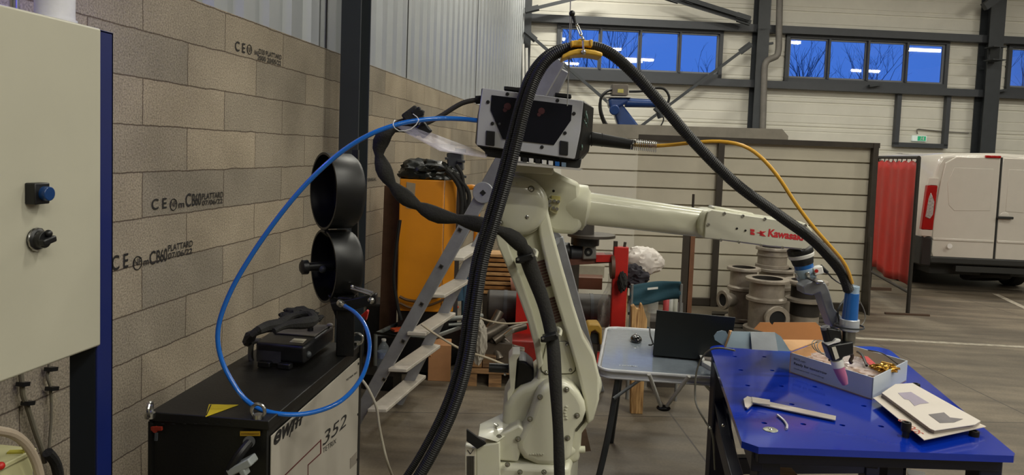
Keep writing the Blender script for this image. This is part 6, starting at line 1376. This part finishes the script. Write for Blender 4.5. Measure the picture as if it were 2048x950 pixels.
obj('upright', G().obox(FZ(1250, 600, 6.3, 0), FZ(1251, 600, 6.3, V(1252, 545, 6.3).z), .03, .045, N), WOOD, t, bevel=.006); obj('crosspiece', G().pp([(1253, 559), (1283, 559), (1284, 572), (1253, 573)], 6.28, .02), WOOD, t)
single('clear_plastic_sheet', G().grid(lambda u, v: V(1216-30*v*(1-u)+34*u+ (4*math.sin(v*9)), 548+112*v-18*u*(1-v), 6.05+.05*math.sin(u*11+v*4)), 26, 24), film_mat('clear_sheeting', 'a8a39a', .42, .3), 'clear plastic sheeting hanging behind the red post', 'plastic sheet')
TEAL = mat('teal_canvas', '1d4552', .8, var=.12, scale=12)
t = thing('camping_chair', 'folding camping chair with teal fabric back behind the camping table', 'chair', FZ(1310, 640, 5.2, 0))
dC_ = 5.2
def chf(u, v):
    y_t = 572-8*u-5*math.sin(u*3.1); y_b = 610-12*u+3*math.sin(u*6); return V(1260+102*u, y_t+(y_b-y_t)*v, dC_+.05*math.sin(u*math.pi)+.008*math.sin(v*9+u*5))
obj('backrest', G().grid(chf, 24, 8), TEAL, t, solid=.012, smooth=60)
obj('white_logo', G().pp([(1295, 576), (1316, 574), (1316, 578), (1295, 580)], dC_-.012, .004), WHITE, t)
obj('seat', G().prism([FZ(1262, 640, dC_-.02, .42), FZ(1358, 640, dC_-.02, .42), FZ(1358, 640, dC_+.40, .42), FZ(1262, 640, dC_+.40, .42)], Z*.015), TEAL, t)
FRS = mat('chair_tube', '8d8f90', .35, .6)
for x in (1261, 1359): 
    for dd in (0, .42): obj('leg', G().cyl(FZ(x, 640, dC_+dd, 0), FZ(x, 640, dC_+dd, V(x, 568, dC_).z if dd == 0 else .45), .011), FRS, t)
obj('armrest', G().obox(FZ(1261, 640, dC_, .62), FZ(1261, 640, dC_+.42, .62), .04, .02).obox(FZ(1359, 640, dC_, .62), FZ(1359, 640, dC_+.42, .62), .04, .02), BLK, t)
obj('seat_bar', G().cyl(FZ(1261, 640, dC_, .42), FZ(1359, 640, dC_, .42), .011), FRS, t)
t = thing('wood_offcuts', 'pale striped wooden stand with a notched top between chair and camping table', 'wooden stand', FZ(1276, 650, 4.9, 0))
zlo = 0
obj('board', G().prism([FZ(1270, 650, 4.9, 0), FZ(1294, 650, 4.9, 0), FZ(1294, 650, 4.9, V(1290, 640, 4.9).z), V(1284, 607, 4.9), V(1281, 609, 4.9), V(1280, 618, 4.9), V(1274, 618, 4.9), V(1269, 610, 4.9), V(1263, 613, 4.9)], N*.05), wood_mat('striped_pine', '8a6239', 'cfa56c', (14, 1, 1)), t, bevel=.003)
single('clear_jar', G().lathe([(0, 0), (.04, 0), (.04, .12), (.03, .14)], FZ(1305, 630, 5.6, .55), Z, 20), film_mat('jar_glass', 'b5b5ae', .4, .1), 'small clear jar below the teal chair back, on the tool box', 'jar')
for k, (x, c_, lb) in enumerate(((1332, 'b8474a', 'red'), (1340, 'b9b9b2', 'white'), (1348, 'a5a59a', 'pale grey'))): single('spray_can', G().lathe([(0, 0), (.026, 0), (.026, .13), (.012, .15), (.012, .165), (0, .165)], FZ(x, 625, 5.75, .50), Z, 16), mat('can_'+lb.replace(' ', '_'), c_, .4), f'small {lb} can standing under the teal chair back', 'can', 'cans under the chair back')
single('tool_box', G().prism([FZ(1300, 640, 5.5, 0), FZ(1360, 640, 5.5, 0), FZ(1360, 640, 5.95, 0), FZ(1300, 640, 5.95, 0)], Z*.5), mat('dark_brown_box', '3a322a', .7), 'dark box standing behind the camping chair', 'box')
t = thing('yellow_reel', 'yellow and black band reel on the floor between robot and camping table', 'reel', FZ(1187, 690, 5.3, 0))
YR = mat('dirty_yellow', 'a5802c', .55, var=.2)
obj('shell', G().pp([(1172, 690), (1173, 654), (1178, 649), (1198, 649), (1204, 656), (1204, 690), (1199, 690), (1198, 668), (1190, 661), (1182, 664), (1179, 690)], 5.3, .16), YR, t, bevel=.01)
obj('drum', G().cyl(V(1189, 678, 5.36), V(1189, 678, 5.44), m(13, 5.3)), BLK, t); obj('base', ob(1168, 1208, 0, V(1188, 690, 5.3).z, 5.3, .2), EDGE, t)
single('wooden_crate', ob(1145, 1175, 0, .28, 5.5, .2), WOODD, 'brown wooden crate behind the yellow reel', 'crate')
single('long_grey_beam', ob(1100, 1215, V(1130, 553, 7.8).z, V(1130, 530, 7.8).z, 7.8, .12), mat('grey_beige_steel', 'a09a88', .5), 'grey-beige steel beam behind the turntable', 'beam')
